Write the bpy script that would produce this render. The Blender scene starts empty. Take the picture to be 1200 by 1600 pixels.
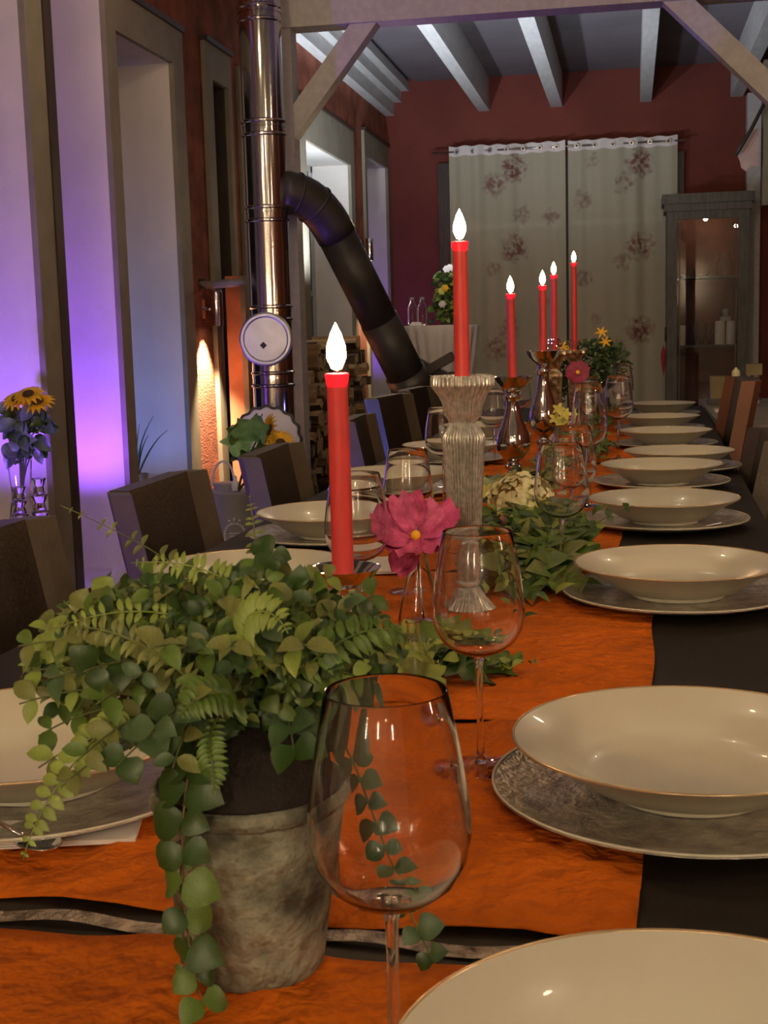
import bpy, math, random
from mathutils import Vector, Matrix, Euler
R=random.Random(7); PI=math.pi
sc=bpy.context.scene; col=sc.collection
# ---------------------------------------------------------------- camera
F=2048.2; YAW,PITCH,ROLL=.188,.1383,-.0269; C0=Vector((0,0,1.145))
_w=Vector((-math.sin(YAW)*math.cos(PITCH),math.cos(YAW)*math.cos(PITCH),-math.sin(PITCH)))
_r0=Vector((math.cos(YAW),math.sin(YAW),0)); _u0=_r0.cross(_w)
_r=_r0*math.cos(ROLL)+_u0*math.sin(ROLL); _u=-_r0*math.sin(ROLL)+_u0*math.cos(ROLL)
cd=bpy.data.cameras.new('camera'); cam=bpy.data.objects.new('camera',cd); col.objects.link(cam)
cd.sensor_fit='VERTICAL'; cd.sensor_height=36; cd.lens=F/1600*36; cd.clip_start=.02; cd.clip_end=60
m=Matrix((_r,_u,-_w)).transposed().to_4x4(); m.translation=C0; cam.matrix_world=m; sc.camera=cam
cd.dof.use_dof=True; cd.dof.focus_distance=2.0; cd.dof.aperture_fstop=40
def P(px,py,Y):                       # room point at depth plane Y seen at a photo position
    d=_w+_r*((px-600)/F)-_u*((py-800)/F); return C0+d*(Y/d.y)
def PZ(px,py,z):
    d=_w+_r*((px-600)/F)-_u*((py-800)/F); return C0+d*((z-C0.z)/d.z)
def PC(px,py,Y,zm=.776):              # the same, but resting on the table where it would sink below it
    p=P(px,py,Y); return p if p.z>zm else PZ(px,py,zm)
# ---------------------------------------------------------------- world, exposure, lights
w=bpy.data.worlds.new('world'); sc.world=w; w.use_nodes=True
w.node_tree.nodes['Background'].inputs[0].default_value=(.014,.013,.012,1); w.node_tree.nodes['Background'].inputs[1].default_value=1
vs=sc.view_settings; vs.view_transform='Standard'; vs.look='None'; vs.gamma=1; vs.use_curve_mapping=False; vs.exposure=0.70
WARM=(1,.77,.50); COOL=(.75,.85,1)
def light(kind,name,loc,power,color,radius=.03,target=None,**k):
    d=bpy.data.lights.new(name,kind); d.energy=power; d.color=color
    if kind!='AREA': d.shadow_soft_size=radius
    for a,b in k.items(): setattr(d,a,b)
    o=bpy.data.objects.new(name,d); col.objects.link(o); o.location=loc
    if target is not None: o.rotation_euler=(Vector(target)-Vector(loc)).to_track_quat('-Z','Y').to_euler()
    return o
BULBS=[(-1.35,-.7,2.55),(.75,-.5,2.55),(-1.35,1.2,2.6),(.75,1.4,2.6),(-.3,3.6,2.75),(.9,4.6,2.75),(-1.1,-1.7,2.0),(.3,-1.8,2.0),(-.3,-.9,2.5),(-1.8,2.4,2.5),(1.5,3.0,2.5),(-1.5,4.9,2.7),(-.3,2.3,2.75)]
for b in BULBS: light('POINT','bulb_light',b,3.4,WARM,.03)
for b in ((-1.0,6.62,2.86),(.1,6.62,2.86)): light('SPOT','far_fill_light',b,26,(1,.80,.58),.04,(b[0]*.6-.1,11.9,1.3),spot_size=math.radians(62),spot_blend=.9)  # added spots, hidden behind the cross beam to brighten the far room
light('POINT','cabinet_fill_light',(.62,11.62,2.0),.9,(1,.78,.52),.02)  # added fill, so the things on the shelves show
light('POINT','reveal_fill_light',(-1.5,4.2,2.3),1.6,(1,.85,.68),.03)  # added warm fill in the room, brightens the niche reveals
light('POINT','wood_fill_light',(-1.35,7.9,1.9),3.5,(1,.72,.45),.03)  # added warm fill to lift the dark log stack
# LED uplights of the window niches, plus added spots in the room
def led_or_fill_spot(loc,tgt,p,c,size=75,blend=.7,r=.03): light('SPOT','led_or_fill_light',loc,p,c,r,tgt,spot_size=math.radians(size),spot_blend=blend)
VIO=(.24,.07,1.0); BLU=(.10,.25,1.0)
led_or_fill_spot((-2.36,4.97,.30),(-2.33,5.45,1.35),46,VIO,100)
led_or_fill_spot((-2.36,4.05,.50),(-2.32,4.67,1.2),30,(.26,.09,1.0),90)
led_or_fill_spot((-2.36,5.62,.50),(-2.33,6.29,.95),8,BLU,90)
led_or_fill_spot((-2.36,11.2,.6),(-2.3,12.08,1.3),13,VIO,70)
led_or_fill_spot((-2.0,11.4,.4),(-1.3,9.5,1.0),9,VIO,34)  # added, aimed at the cocktail table from outside the niche
led_or_fill_spot((-1.55,4.60,.25),(-.99,4.93,.72),70,(.10,.16,1.0),32)  # from here on, added spots for coloured edges on the left chairs
led_or_fill_spot((-1.5,3.9,.25),(-.98,4.20,.72),45,(.20,.12,1.0),32)
led_or_fill_spot((-1.6,2.45,.2),(-.95,3.02,.75),26,(.20,.14,1.0),34)
led_or_fill_spot((-1.75,1.75,.2),(-1.0,2.38,.75),22,(.24,.12,1.0),34)
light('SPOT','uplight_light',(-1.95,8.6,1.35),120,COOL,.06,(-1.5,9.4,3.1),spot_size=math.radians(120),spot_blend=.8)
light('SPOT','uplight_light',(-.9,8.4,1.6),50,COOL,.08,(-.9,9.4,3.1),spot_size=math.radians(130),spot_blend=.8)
# ---------------------------------------------------------------- materials
def newmat(name):
    m=bpy.data.materials.new(name); m.use_nodes=True; return m,m.node_tree.nodes,m.node_tree.links,m.node_tree.nodes['Principled BSDF']
def mat(name,c,rough=.5,metal=0,var=.15,scale=8,bump=0,bscale=60,trans=0,ior=1.45,spec=.5,stretch=None,c2=None,sss=0,coat=0,alpha=1,sheen=0,det=4):
    m,n,l,b=newmat(name)
    b.inputs['Roughness'].default_value=rough; b.inputs['Metallic'].default_value=metal; b.inputs['IOR'].default_value=ior
    b.inputs['Transmission Weight'].default_value=trans; b.inputs['Specular IOR Level'].default_value=spec
    b.inputs['Coat Weight'].default_value=coat; b.inputs['Alpha'].default_value=alpha; b.inputs['Sheen Weight'].default_value=sheen
    if sss: b.inputs['Subsurface Weight'].default_value=sss; b.inputs['Subsurface Radius'].default_value=(1,.25,.2); b.inputs['Subsurface Scale'].default_value=.012
    tc=n.new('ShaderNodeTexCoord'); src=tc.outputs['Object']
    if stretch:
        mp=n.new('ShaderNodeMapping'); mp.inputs['Scale'].default_value=stretch; l.new(src,mp.inputs[0]); src=mp.outputs[0]
    c=tuple(c)+(1,); 
    if var or c2:
        nz=n.new('ShaderNodeTexNoise'); nz.inputs['Scale'].default_value=scale; nz.inputs['Detail'].default_value=det; l.new(src,nz.inputs['Vector'])
        cr=n.new('ShaderNodeValToRGB'); e=cr.color_ramp.elements
        e[0].position=.35; e[1].position=.65
        e[0].color=tuple(x*(1-var) for x in c[:3])+(1,); e[1].color=(tuple(c2)+(1,)) if c2 else tuple(min(1,x*(1+var)) for x in c[:3])+(1,)
        l.new(nz.outputs['Fac'],cr.inputs[0]); l.new(cr.outputs[0],b.inputs['Base Color'])
    else: b.inputs['Base Color'].default_value=c
    if bump:
        nb=n.new('ShaderNodeTexNoise'); nb.inputs['Scale'].default_value=bscale; nb.inputs['Detail'].default_value=3; l.new(src,nb.inputs['Vector'])
        bp=n.new('ShaderNodeBump'); bp.inputs['Strength'].default_value=bump; bp.inputs['Distance'].default_value=.02; l.new(nb.outputs['Fac'],bp.inputs['Height']); l.new(bp.outputs[0],b.inputs['Normal'])
    return m
def emit(name,c,s):
    m,n,l,b=newmat(name); b.inputs['Base Color'].default_value=(0,0,0,1); b.inputs['Emission Color'].default_value=tuple(c)+(1,); b.inputs['Emission Strength'].default_value=s; return m
M={}
M['plaster']=mat('plaster',(.74,.68,.60),.8,var=.06,scale=3,bump=.15,bscale=25)
M['redwall']=mat('red_roughcast',(.30,.085,.040),.85,var=.3,scale=7,bump=.9,bscale=90)
M['farwall']=mat('far_red_wall',(.18,.040,.026),.85,var=.12,scale=2,bump=.2,bscale=40)
M['trim']=mat('window_trim',(.25,.215,.15),.6,var=.1,scale=9)
M['white']=mat('white_beam',(.52,.50,.47),.55,var=.08,scale=5,bump=.1,bscale=30,stretch=(6,1,6))
M['ceil']=mat('ceiling_panel',(.165,.14,.15),.7,var=.1,scale=2)
M['floor']=mat('floor_boards',(.07,.04,.025),.5,var=.3,scale=5,stretch=(6,.6,1))
M['dwood']=mat('dark_frame_wood',(.05,.03,.02),.5,var=.3,scale=9,stretch=(5,5,.7))
M['nightglass']=mat('night_glass',(.012,.014,.02),.32,var=0,spec=.6)
M['tabletop']=mat('table_surface',(.017,.013,.009),.6,spec=.25,var=.2,scale=5,bump=.05,bscale=200)
M['orange']=mat('orange_crepe_cloth',(.56,.125,.006),.85,var=.18,scale=7,bump=.8,bscale=34,spec=.15)
M['china']=mat('cream_porcelain',(.62,.60,.47),.26,var=.03,scale=4,coat=.15)
M['charger']=mat('silver_foil_glass',(.40,.36,.30),.30,metal=.55,var=.25,scale=40,bump=.35,bscale=160,c2=(.62,.57,.48),coat=.3)
M['glass']=mat('clear_glass',(1,1,1),0,var=0,trans=1,ior=1.46)
M['leather']=mat('brown_leatherette',(.040,.029,.020),.40,var=.2,scale=4,bump=.15,bscale=120)
M['leather_lit']=mat('brown_leatherette_lit',(.095,.075,.052),.45,var=.15,scale=6,bump=.1,bscale=120)  # backrest side wings, lightened for the light they catch
M['rust']=mat('cognac_leatherette',(.20,.085,.04),.45,var=.2,scale=4)
M['legwood']=mat('chair_leg_wood',(.03,.02,.013),.4,var=.2)
M['silver']=mat('mirror_silver',(.66,.68,.70),.07,metal=1,var=.05,scale=10)
M['mercury']=mat('mercury_glass',(.46,.46,.42),.22,metal=.55,var=.15,scale=150,c2=(.66,.66,.60),det=6,coat=.5)
M['mercury2']=mat('gold_mercury_glass',(.45,.33,.2),.2,metal=.85,var=.3,scale=60,c2=(.8,.66,.48))
M['steel']=mat('stainless_flue',(.62,.60,.56),.13,metal=1,var=.06,scale=4,bump=.03,bscale=12)
M['chrome']=mat('chrome',(.75,.72,.7),.14,metal=1,var=0)
M['iron']=mat('black_iron',(.055,.048,.038),.45,metal=.2,var=.25,scale=6)
M['wax']=mat('red_wax',(.66,.06,.055),.45,var=.05,scale=20,sss=.35)
M['waxtop']=mat('molten_wax_glow',(.95,.07,.16),.25,var=0,sss=.8)  # flame glow in the wax top put into its pink colour
M['wick']=mat('wick',(.02,.015,.01),.9,var=0)
M['flame']=emit('flame',(1,.60,.27),70)
M['cream']=mat('cream_wax',(.75,.66,.48),.5,var=.05)
M['clay']=mat('mossy_clay',(.085,.082,.048),.85,var=.5,scale=26,c2=(.33,.335,.24),bump=.7,bscale=50,det=8)
M['soil']=mat('dark_foam',(.022,.015,.012),.95,var=.3,scale=60,bump=.4,bscale=200)
M['stemg']=mat('green_stem',(.10,.12,.035),.6,var=.2)
M['stemb']=mat('brown_stem',(.12,.075,.035),.6,var=.2)
LG=[mat('leaf_dark',(.028,.062,.010),.42,var=.3,scale=40),mat('leaf_mid',(.085,.145,.02),.45,var=.25,scale=40),
    mat('leaf_lime',(.22,.29,.05),.5,var=.2,scale=40),mat('leaf_blue_green',(.055,.10,.035),.45,var=.25,scale=40),mat('leaf_olive',(.15,.17,.04),.5,var=.3,scale=40)]
M['pink']=mat('pink_petal',(.46,.04,.16),.5,var=.2,scale=60,bump=.2,bscale=120,c2=(.66,.11,.28))
M['magenta']=mat('magenta_petal',(.20,.006,.045),.5,var=.2,scale=60)
M['yellow']=mat('yellow_petal',(.85,.48,.02),.5,var=.2,scale=40)
M['creampet']=mat('cream_petal',(.92,.87,.50),.5,var=.12,scale=40)
M['yellowgreen']=mat('yellow_green_petal',(.62,.60,.14),.5,var=.15,scale=40)
M['disk']=mat('flower_centre',(.08,.04,.015),.9,var=.4,scale=200)
M['paper']=mat('white_paper',(.72,.68,.62),.8,var=.05,scale=10,bump=.1)
M['linen']=mat('white_table_skirt',(.70,.64,.60),.7,var=.05,scale=6,bump=.1,bscale=80)
M['greycloth']=mat('grey_cloth',(.30,.28,.24),.8,var=.1,scale=8)
M['churn']=mat('grey_enamel',(.36,.36,.36),.4,var=.1,scale=6)
M['bark']=mat('bark',(.10,.07,.045),.9,var=.4,scale=30,bump=.5,bscale=60)
M['logwood']=mat('split_wood',(.50,.34,.17),.8,var=.3,scale=12,stretch=(.3,3,3))
M['terra']=mat('terracotta_paint',(.55,.20,.10),.7,var=.15)
M['cab']=mat('grey_brown_cabinet',(.085,.075,.06),.5,var=.25,scale=9,stretch=(5,5,.8))
M['cabin']=mat('cabinet_interior',(.13,.045,.025),.7,var=.2)
M['ribbon']=mat('silver_brown_ribbon',(.18,.14,.11),.35,metal=.5,var=.3,scale=60,c2=(.5,.42,.33),bump=.5,bscale=150)
M['rosecloth']=mat('pale_pink_fabric',(.60,.42,.38),.8,var=.1)
M['violet_led']=emit('violet_led',(.35,.3,1),14)
M['white_led']=emit('white_led',(.9,.9,1),9)
LG.append(mat('leaf_mint',(.22,.42,.20),.5,var=.2,scale=30))
M['bulb']=emit('warm_bulb',(1,.75,.45),12)
M['black']=mat('black_plastic',(.015,.015,.015),.4,var=0)
M['pinkbud']=mat('pink_bud',(.6,.2,.2),.5,var=.2)
M['white_paint']=mat('white_enamel',(.8,.8,.8),.4,var=0)
def curtain_mat():
    m,n,l,b=newmat('sheer_rose_print'); b.inputs['Roughness'].default_value=.85
    geo=n.new('ShaderNodeNewGeometry'); nz=n.new('ShaderNodeTexNoise'); nz.inputs['Scale'].default_value=17; nz.inputs['Detail'].default_value=4; l.new(geo.outputs['Position'],nz.inputs['Vector'])
    add=n.new('ShaderNodeVectorMath'); add.operation='SUBTRACT'; add.inputs[1].default_value=(.5,.5,.5); l.new(nz.outputs['Color'],add.inputs[0])
    sc_=n.new('ShaderNodeVectorMath'); sc_.operation='SCALE'; sc_.inputs['Scale'].default_value=.13; l.new(add.outputs[0],sc_.inputs[0])
    pos=n.new('ShaderNodeVectorMath'); l.new(geo.outputs['Position'],pos.inputs[0]); l.new(sc_.outputs[0],pos.inputs[1])
    mul=n.new('ShaderNodeVectorMath'); mul.operation='MULTIPLY'; mul.inputs[1].default_value=(1,0,1); l.new(pos.outputs[0],mul.inputs[0])
    prev=None
    spots=[(802,262,1),(772,288,.8),(802,388,1),(815,335,.55),(860,338,.6),(775,545,.8),(795,515,.7),(1000,253,1),(975,285,.7),(1000,383,1),(910,312,.6),(1000,515,1),(973,410,.6),(912,435,.6),(965,545,.7),(925,250,.4),(770,420,.5),(850,470,.4),(930,500,.4)]
    for px,py,s in spots:
        p=P(px,py,11.95); d=n.new('ShaderNodeVectorMath'); d.operation='DISTANCE'; l.new(mul.outputs[0],d.inputs[0]); d.inputs[1].default_value=(p.x,0,p.z)
        r=n.new('ShaderNodeMapRange'); r.inputs['From Min'].default_value=.055*s+.02; r.inputs['From Max'].default_value=.125*s+.015; r.inputs['To Min'].default_value=s; r.inputs['To Max'].default_value=0; l.new(d.outputs['Value'],r.inputs['Value'])
        if prev is None: prev=r.outputs[0]
        else:
            mx=n.new('ShaderNodeMath'); mx.operation='MAXIMUM'; l.new(prev,mx.inputs[0]); l.new(r.outputs[0],mx.inputs[1]); prev=mx.outputs[0]
    n2=n.new('ShaderNodeTexNoise'); n2.inputs['Scale'].default_value=26; n2.inputs['Detail'].default_value=3; l.new(geo.outputs['Position'],n2.inputs['Vector'])
    r2=n.new('ShaderNodeMapRange'); r2.inputs['From Min'].default_value=.35; r2.inputs['From Max'].default_value=.6; l.new(n2.outputs['Fac'],r2.inputs['Value'])
    f=n.new('ShaderNodeMath'); f.operation='MULTIPLY'; l.new(prev,f.inputs[0]); l.new(r2.outputs[0],f.inputs[1])
    mix=n.new('ShaderNodeMix'); mix.data_type='RGBA'; l.new(f.outputs[0],mix.inputs['Factor']); mix.inputs[6].default_value=(.56,.52,.38,1); mix.inputs[7].default_value=(.24,.085,.07,1)
    l.new(mix.outputs[2],b.inputs['Base Color']); b.inputs['Alpha'].default_value=.74
    return m
M['curtain']=curtain_mat()
# ---------------------------------------------------------------- helpers
def support(prof,closed=False,e=.0007,ang=.60):
    # extra rings beside sharp profile corners, so smooth shading stays true there
    k=len(prof); out=[]
    for i,q in enumerate(prof):
        if not closed and i in (0,k-1): out.append(q); continue
        a=Vector(prof[(i-1)%k][:2]); b=Vector(q[:2]); c=Vector(prof[(i+1)%k][:2]); d1=b-a; d2=c-b
        if d1.length<1e-7 or d2.length<1e-7: out.append(q); continue
        if abs(d1.angle(d2))>ang:
            ex=tuple(q[2:])
            if d1.length>e*2.2: out.append(tuple(b-d1.normalized()*e)+ex)
            out.append(q)
            if d2.length>e*2.2: out.append(tuple(b+d2.normalized()*e)+ex)
        else: out.append(q)
    return out
class MB:
    def __init__(s): s.v=[]; s.f=[]; s.mi=[]; s.sm=[]
    def add(s,vs,fs,mi=0,smooth=True):
        o=len(s.v); s.v+= [tuple(v) for v in vs]
        for f in fs: s.f.append(tuple(i+o for i in f)); s.mi.append(mi); s.sm.append(smooth)
        return s
    def box(s,x0,x1,y0,y1,z0,z1,mi=0,M4=None):
        v=[Vector((x,y,z)) for z in (z0,z1) for y in (y0,y1) for x in (x0,x1)]
        if M4: v=[M4@q for q in v]
        return s.add(v,[(0,2,3,1),(4,5,7,6),(0,1,5,4),(2,6,7,3),(0,4,6,2),(1,3,7,5)],mi,False)
    def lathe(s,prof,n=32,c=(0,0,0),ribs=0,amp=0,mi=0,M4=None,closed=False):
        prof=support(prof,closed); vs=[];fs=[];k=len(prof)
        for i in range(n):
            a=2*PI*i/n
            for q in prof:
                r,z=q[0],q[1]; rr=r*(1+(amp*(q[2] if len(q)>2 else 1)*math.cos(ribs*a) if ribs else 0))
                v=Vector((rr*math.cos(a)+c[0],rr*math.sin(a)+c[1],z+c[2])); vs.append(M4@v if M4 else v)
        for i in range(n):
            j=(i+1)%n
            for t in range(k if closed else k-1):
                t2=(t+1)%k
                a,b,c_,d=i*k+t,j*k+t,j*k+t2,i*k+t2
                if prof[t][0]<1e-6: fs.append((a,c_,d))
                elif prof[t2][0]<1e-6: fs.append((a,b,d))
                else: fs.append((a,b,c_,d))
        return s.add(vs,fs,mi)
    def tube(s,pts,rad,n=6,mi=0,cap=True,taper=None):
        pts=[Vector(p) for p in pts]; vs=[];fs=[];k=len(pts)
        prev=None
        for i,p in enumerate(pts):
            t=(pts[min(i+1,k-1)]-pts[max(i-1,0)]).normalized()
            if prev is None: a=t.orthogonal().normalized()
            else: a=(prev-t*prev.dot(t)).normalized()
            prev=a; b=t.cross(a); r=rad[i] if isinstance(rad,(list,tuple)) else rad*(1-(taper or 0)*i/max(1,k-1))
            for j in range(n): q=2*PI*j/n; vs.append(p+(a*math.cos(q)+b*math.sin(q))*r)
        for i in range(k-1):
            for j in range(n): j2=(j+1)%n; fs.append((i*n+j,i*n+j2,(i+1)*n+j2,(i+1)*n+j))
        if cap: fs.append(tuple(range(n))[::-1]); fs.append(tuple((k-1)*n+j for j in range(n)))
        return s.add(vs,fs,mi)
    def build(s,name,m,parent=None,loc=None,off=True):
        me=bpy.data.meshes.new(name); v=s.v
        if parent is not None and off and '_org' in parent: o=Vector(parent['_org']); v=[tuple(Vector(q)-o) for q in v]
        me.from_pydata(v,[],s.f); 
        for x in (m if isinstance(m,(list,tuple)) else [m]): me.materials.append(M[x] if isinstance(x,str) else x)
        me.polygons.foreach_set('material_index',s.mi); me.polygons.foreach_set('use_smooth',s.sm); me.update()
        ob=bpy.data.objects.new(name,me); col.objects.link(ob)
        if parent is not None:
            ob.parent=parent
            if '_org' in parent: ob['_org']=parent['_org']
        if loc is not None: ob.location=loc
        return ob
def tag(o,label,cat,group=None):
    o['label']=label; o['category']=cat
    if group: o['group']=group
    return o
def thing(name,label,cat,loc=(0,0,0),group=None,world=False,rz=0):
    o=bpy.data.objects.new(name,None); col.objects.link(o); o.location=loc; o.rotation_euler=(0,0,rz); o.empty_display_size=.05
    if world: o['_org']=tuple(loc)
    return tag(o,label,cat,group)
def struct(name,mb,m,parent=None): 
    o=mb.build(name,m,parent)
    if parent is None: o['kind']='structure'
    return o
def dup(root,loc=None,label=None,rz=None,group=None,scale=None):
    def cp(o,par):
        c=o.copy(); col.objects.link(c); c.parent=par
        for ch in kids.get(o.name,()): cp(ch,c)
        return c
    kids={}
    for o in list(col.objects):
        if o.parent: kids.setdefault(o.parent.name,[]).append(o)
    c=cp(root,None)
    if loc is not None: c.location=loc
    if rz is not None: c.rotation_euler=(0,0,rz)
    if scale: c.scale=scale if isinstance(scale,(tuple,list)) else (scale,)*3
    if label: c['label']=label
    if group: c['group']=group
    return c
def bez(pts,n):
    pts=[Vector(p) for p in pts]; out=[]
    for i in range(n):
        t=i/(n-1); q=pts
        while len(q)>1: q=[q[j].lerp(q[j+1],t) for j in range(len(q)-1)]
        out.append(q[0])
    return out
def frame_mat(pos,xd,up,s):
    x=Vector(xd).normalized(); z=Vector(up); z=(z-x*z.dot(x))
    if z.length<1e-4: z=x.orthogonal()
    z.normalize(); y=z.cross(x); m=Matrix((x,y,z)).transposed().to_4x4()
    if not isinstance(s,(tuple,list)): s=(s,s,s)
    m=m@Matrix.Diagonal((*s,1)); m.translation=pos; return m
# leaf shapes, unit length along +x
def leafgeo(w=.8,pt=1.0,curl=.12,n=5,notch=0):
    vs=[];fs=[]
    for i in range(n+1):
        t=i/n; ww=w*.5*math.sin(PI*min(1,t**pt))**.8 if 0<t<1 else 0
        z=curl*math.sin(PI*t)*.6-curl*t*t
        vs+=[(t,0,z-.04),(t,ww,z+ww*.25),(t,-ww,z+ww*.25)]
    for i in range(n):
        a=3*i;b=3*(i+1)
        if i==0: fs+=[(a,b,b+1),(a,b+2,b)]
        elif i==n-1: fs+=[(a,b,a+1),(a,a+2,b)]
        else: fs+=[(a,b,b+1,a+1),(a+2,b+2,b,a)]
    return vs,fs
ROUND=leafgeo(1.0,.8,.18); OVAL=leafgeo(.62,.9,.15); LANCE=leafgeo(.36,.8,.2); TINY=leafgeo(.6,1,.1,3)
def shared_leaf(name,geo,m):
    me=bpy.data.meshes.new(name); me.from_pydata(geo[0],[],geo[1]); me.materials.append(m); me.polygons.foreach_set('use_smooth',[True]*len(geo[1])); me.update(); return me
def put(name,me,parent,mtx):
    o=bpy.data.objects.new(name,me); col.objects.link(o); o.parent=parent; o.matrix_basis=mtx; return o
def addleaf(mb,geo,mtx,mi=0): mb.add([mtx@Vector(v) for v in geo[0]],geo[1],mi)
# ================================================================ STRUCTURE
W=-2.2; YF=12.145; ZC=3.36; YB=-2.6; XR=2.4
b=MB().box(W-1,XR+.2,YB-.2,YF+.2,-.12,0); struct('floor',b,'floor')
cl=MB().box(W-1,XR+.2,YB-.2,YF+.2,ZC+.03,ZC+.15); ceilo=struct('ceiling',cl,'ceil')
JX=[(-1.344,-1.246),(-.70,-.595),(.081,.18),(.853,.957),(1.6,1.7)]
xs=[-1.93]+[(a+c)/2 for a,c in JX]+[XR]
for i in range(len(xs)-1):
    for j in range(9):
        y0=YB+j*1.64; MB().box(xs[i]+.004,xs[i+1]-.004,y0+.004,min(YF,y0+1.636),ZC,ZC+.028).build('ceiling_panel','ceil',ceilo)
b=MB().box(W-1,XR+.2,YF,YF+.2,0,ZC+.1); wf=struct('wall_far',b,'farwall')
struct('wall_right',MB().box(XR,XR+.2,YB,YF,0,ZC),'redwall'); struct('wall_back',MB().box(W-.4,XR,YB-.2,YB,0,ZC),'plaster')
# left wall with deep niches: (y0,y1,sill,top)
OP=[(.9,1.9,.45,2.45),(2.4,3.2,.45,2.45),(3.7,4.67,.45,2.75),(4.90,5.45,.12,2.78),(5.56,6.29,.45,2.45),(6.91,7.19,.05,2.48),(7.5,8.5,.45,2.46),(8.95,10.42,.45,2.44),(11.08,12.06,.45,2.60)]
wl=MB(); T=.36
def wseg(y0,y1,z0,z1):
    x0,x1=W-T,W; dk=2 if abs(y0-7.19)<.01 or abs(y0-6.91)<.01 else 1
    v=[(x,y,z) for z in (z0,z1) for y in (y0,y1) for x in (x0,x1)]
    wl.add(v,[(0,2,3,1),(4,5,7,6),(0,1,5,4),(2,6,7,3),(0,4,6,2)],dk,False); wl.add(v,[(1,3,7,5)],0,False)
prev=YB
for y0,y1,s,t in OP:
    wseg(prev,y0,0,ZC); wseg(y0,y1,0,s); wseg(y0,y1,t,ZC); prev=y1
wseg(prev,YF,0,ZC)
wlo=struct('wall_left',wl,['redwall','plaster','dwood'])
k=0
for i,(y0,y1,s,t) in enumerate(OP):
    k+=1; wn=MB(); X=W-.29; f=.05
    for a in ((y0,y0+f,s,t),(y1-f,y1,s,t),(y0,y1,s,s+f),(y0,y1,t-f,t)): wn.box(X-.05,X,*a)
    wo=struct('window_%d'%k,wn,'white' if i not in (5,) else 'dwood')
    MB().box(X-.03,X-.02,y0+f,y1-f,s+f,t-f).build('pane','nightglass',wo)
    MB().box(X-.045,X-.005,y0+f,y1-f,(s+t)/2-.02,(s+t)/2+.02).build('glazing_bar','white',wo)
tr=[('n',3.7),]
TR=[(3.57,3.7,0,2.9),(4.67,4.82,0,2.9),(5.45,5.56,0,2.62),(6.29,6.44,0,2.62),(5.56,6.29,2.45,2.62),(6.80,6.91,0,2.66),(7.19,7.25,0,2.66),(6.91,7.19,2.48,2.66),
    (7.40,7.5,0,2.64),(8.5,8.62,0,2.64),(7.5,8.5,2.46,2.64),(8.82,8.95,0,2.71),(10.42,10.56,0,2.71),(8.95,10.42,2.44,2.71),(11.0,11.08,0,2.79),(12.06,12.14,0,2.79),(11.08,12.06,2.60,2.79)]
for i,(a,c,z0,z1) in enumerate(TR): struct('trim_%d'%(i+1),MB().box(W,W+.025,a,c,z0,z1),'trim')
# dark cap strips on top of the trims
for i,(a,c,z) in enumerate([(5.45,6.44,2.62),(6.80,7.25,2.66),(8.82,10.56,2.71),(11.0,12.14,2.79)]): struct('trim_%d'%(20+i),MB().box(W,W+.04,a,c,z,z+.025),'dwood')
struct('trim_30',MB().box(W,W+.03,4.825,4.895,0,2.95),'dwood')
# stepped white mouldings along the top of the left wall
for i,(x0,x1,z0) in enumerate([(W,W+.085,3.07),(W+.085,W+.155,3.185),(W+.155,W+.225,3.28)]):
    struct('trim_%d'%(40+i),MB().box(x0 if i==0 else W+.001,x1,YB,YF-.002,z0,(3.185,3.28,ZC)[i]),'white')
# joists, cross beam, posts, braces
for a,c in JX: struct('ceiling_joist',MB().box(a,c,YB,YF-.002,3.065,ZC-.002),'white')
def beam_between(p,q,w_,d_,mbx=None):
    mbx=mbx or MB(); p=Vector(p);q=Vector(q); L=(q-p).length; mt=frame_mat(p,q-p,(0,1,0),1)
    return mbx.box(0,L,-d_/2,d_/2,-w_/2,w_/2,M4=mt)
struct('cross_beam',MB().box(-1.72,1.2,6.33,6.47,2.585,3.063),'white')
struct('timber_post',MB().box(-1.705,-1.60,6.345,6.455,0,2.585),'white')
struct('timber_post',MB().box(.66,.77,6.345,6.455,0,2.585),'white')
struct('timber_brace',beam_between((-1.66,6.40,2.08),(-1.20,6.40,2.64),.10,.10),'white')
struct('timber_brace',beam_between((.72,6.40,2.08),(.16,6.40,2.64),.10,.10),'white')
struct('timber_post',MB().box(.985,1.10,11.98,YF-.002,0,3.065),'white')
# far door frame behind curtains
dn=MB()
for a in ((-1.72,-1.60,0,2.62),(.36,.46,0,2.62),(-1.6,.36,2.5,2.62),(-.61,-.52,0,2.5)): dn.box(a[0],a[1],YF-.06,YF-.001,a[2],a[3])
do=struct('door_1',dn,'dwood')
for a in ((-1.6,-.61),(-.52,.36)):
    MB().box(a[0],a[1],YF-.03,YF-.02,.1,2.5).build('pane','nightglass',do)
    MB().box(a[0],a[1],YF-.045,YF-.01,2.02,2.07).build('glazing_bar','white_paint',do)
struct('baseboard_left',MB().box(W,W+.012,YB,.9,0,.1),'trim')
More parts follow.
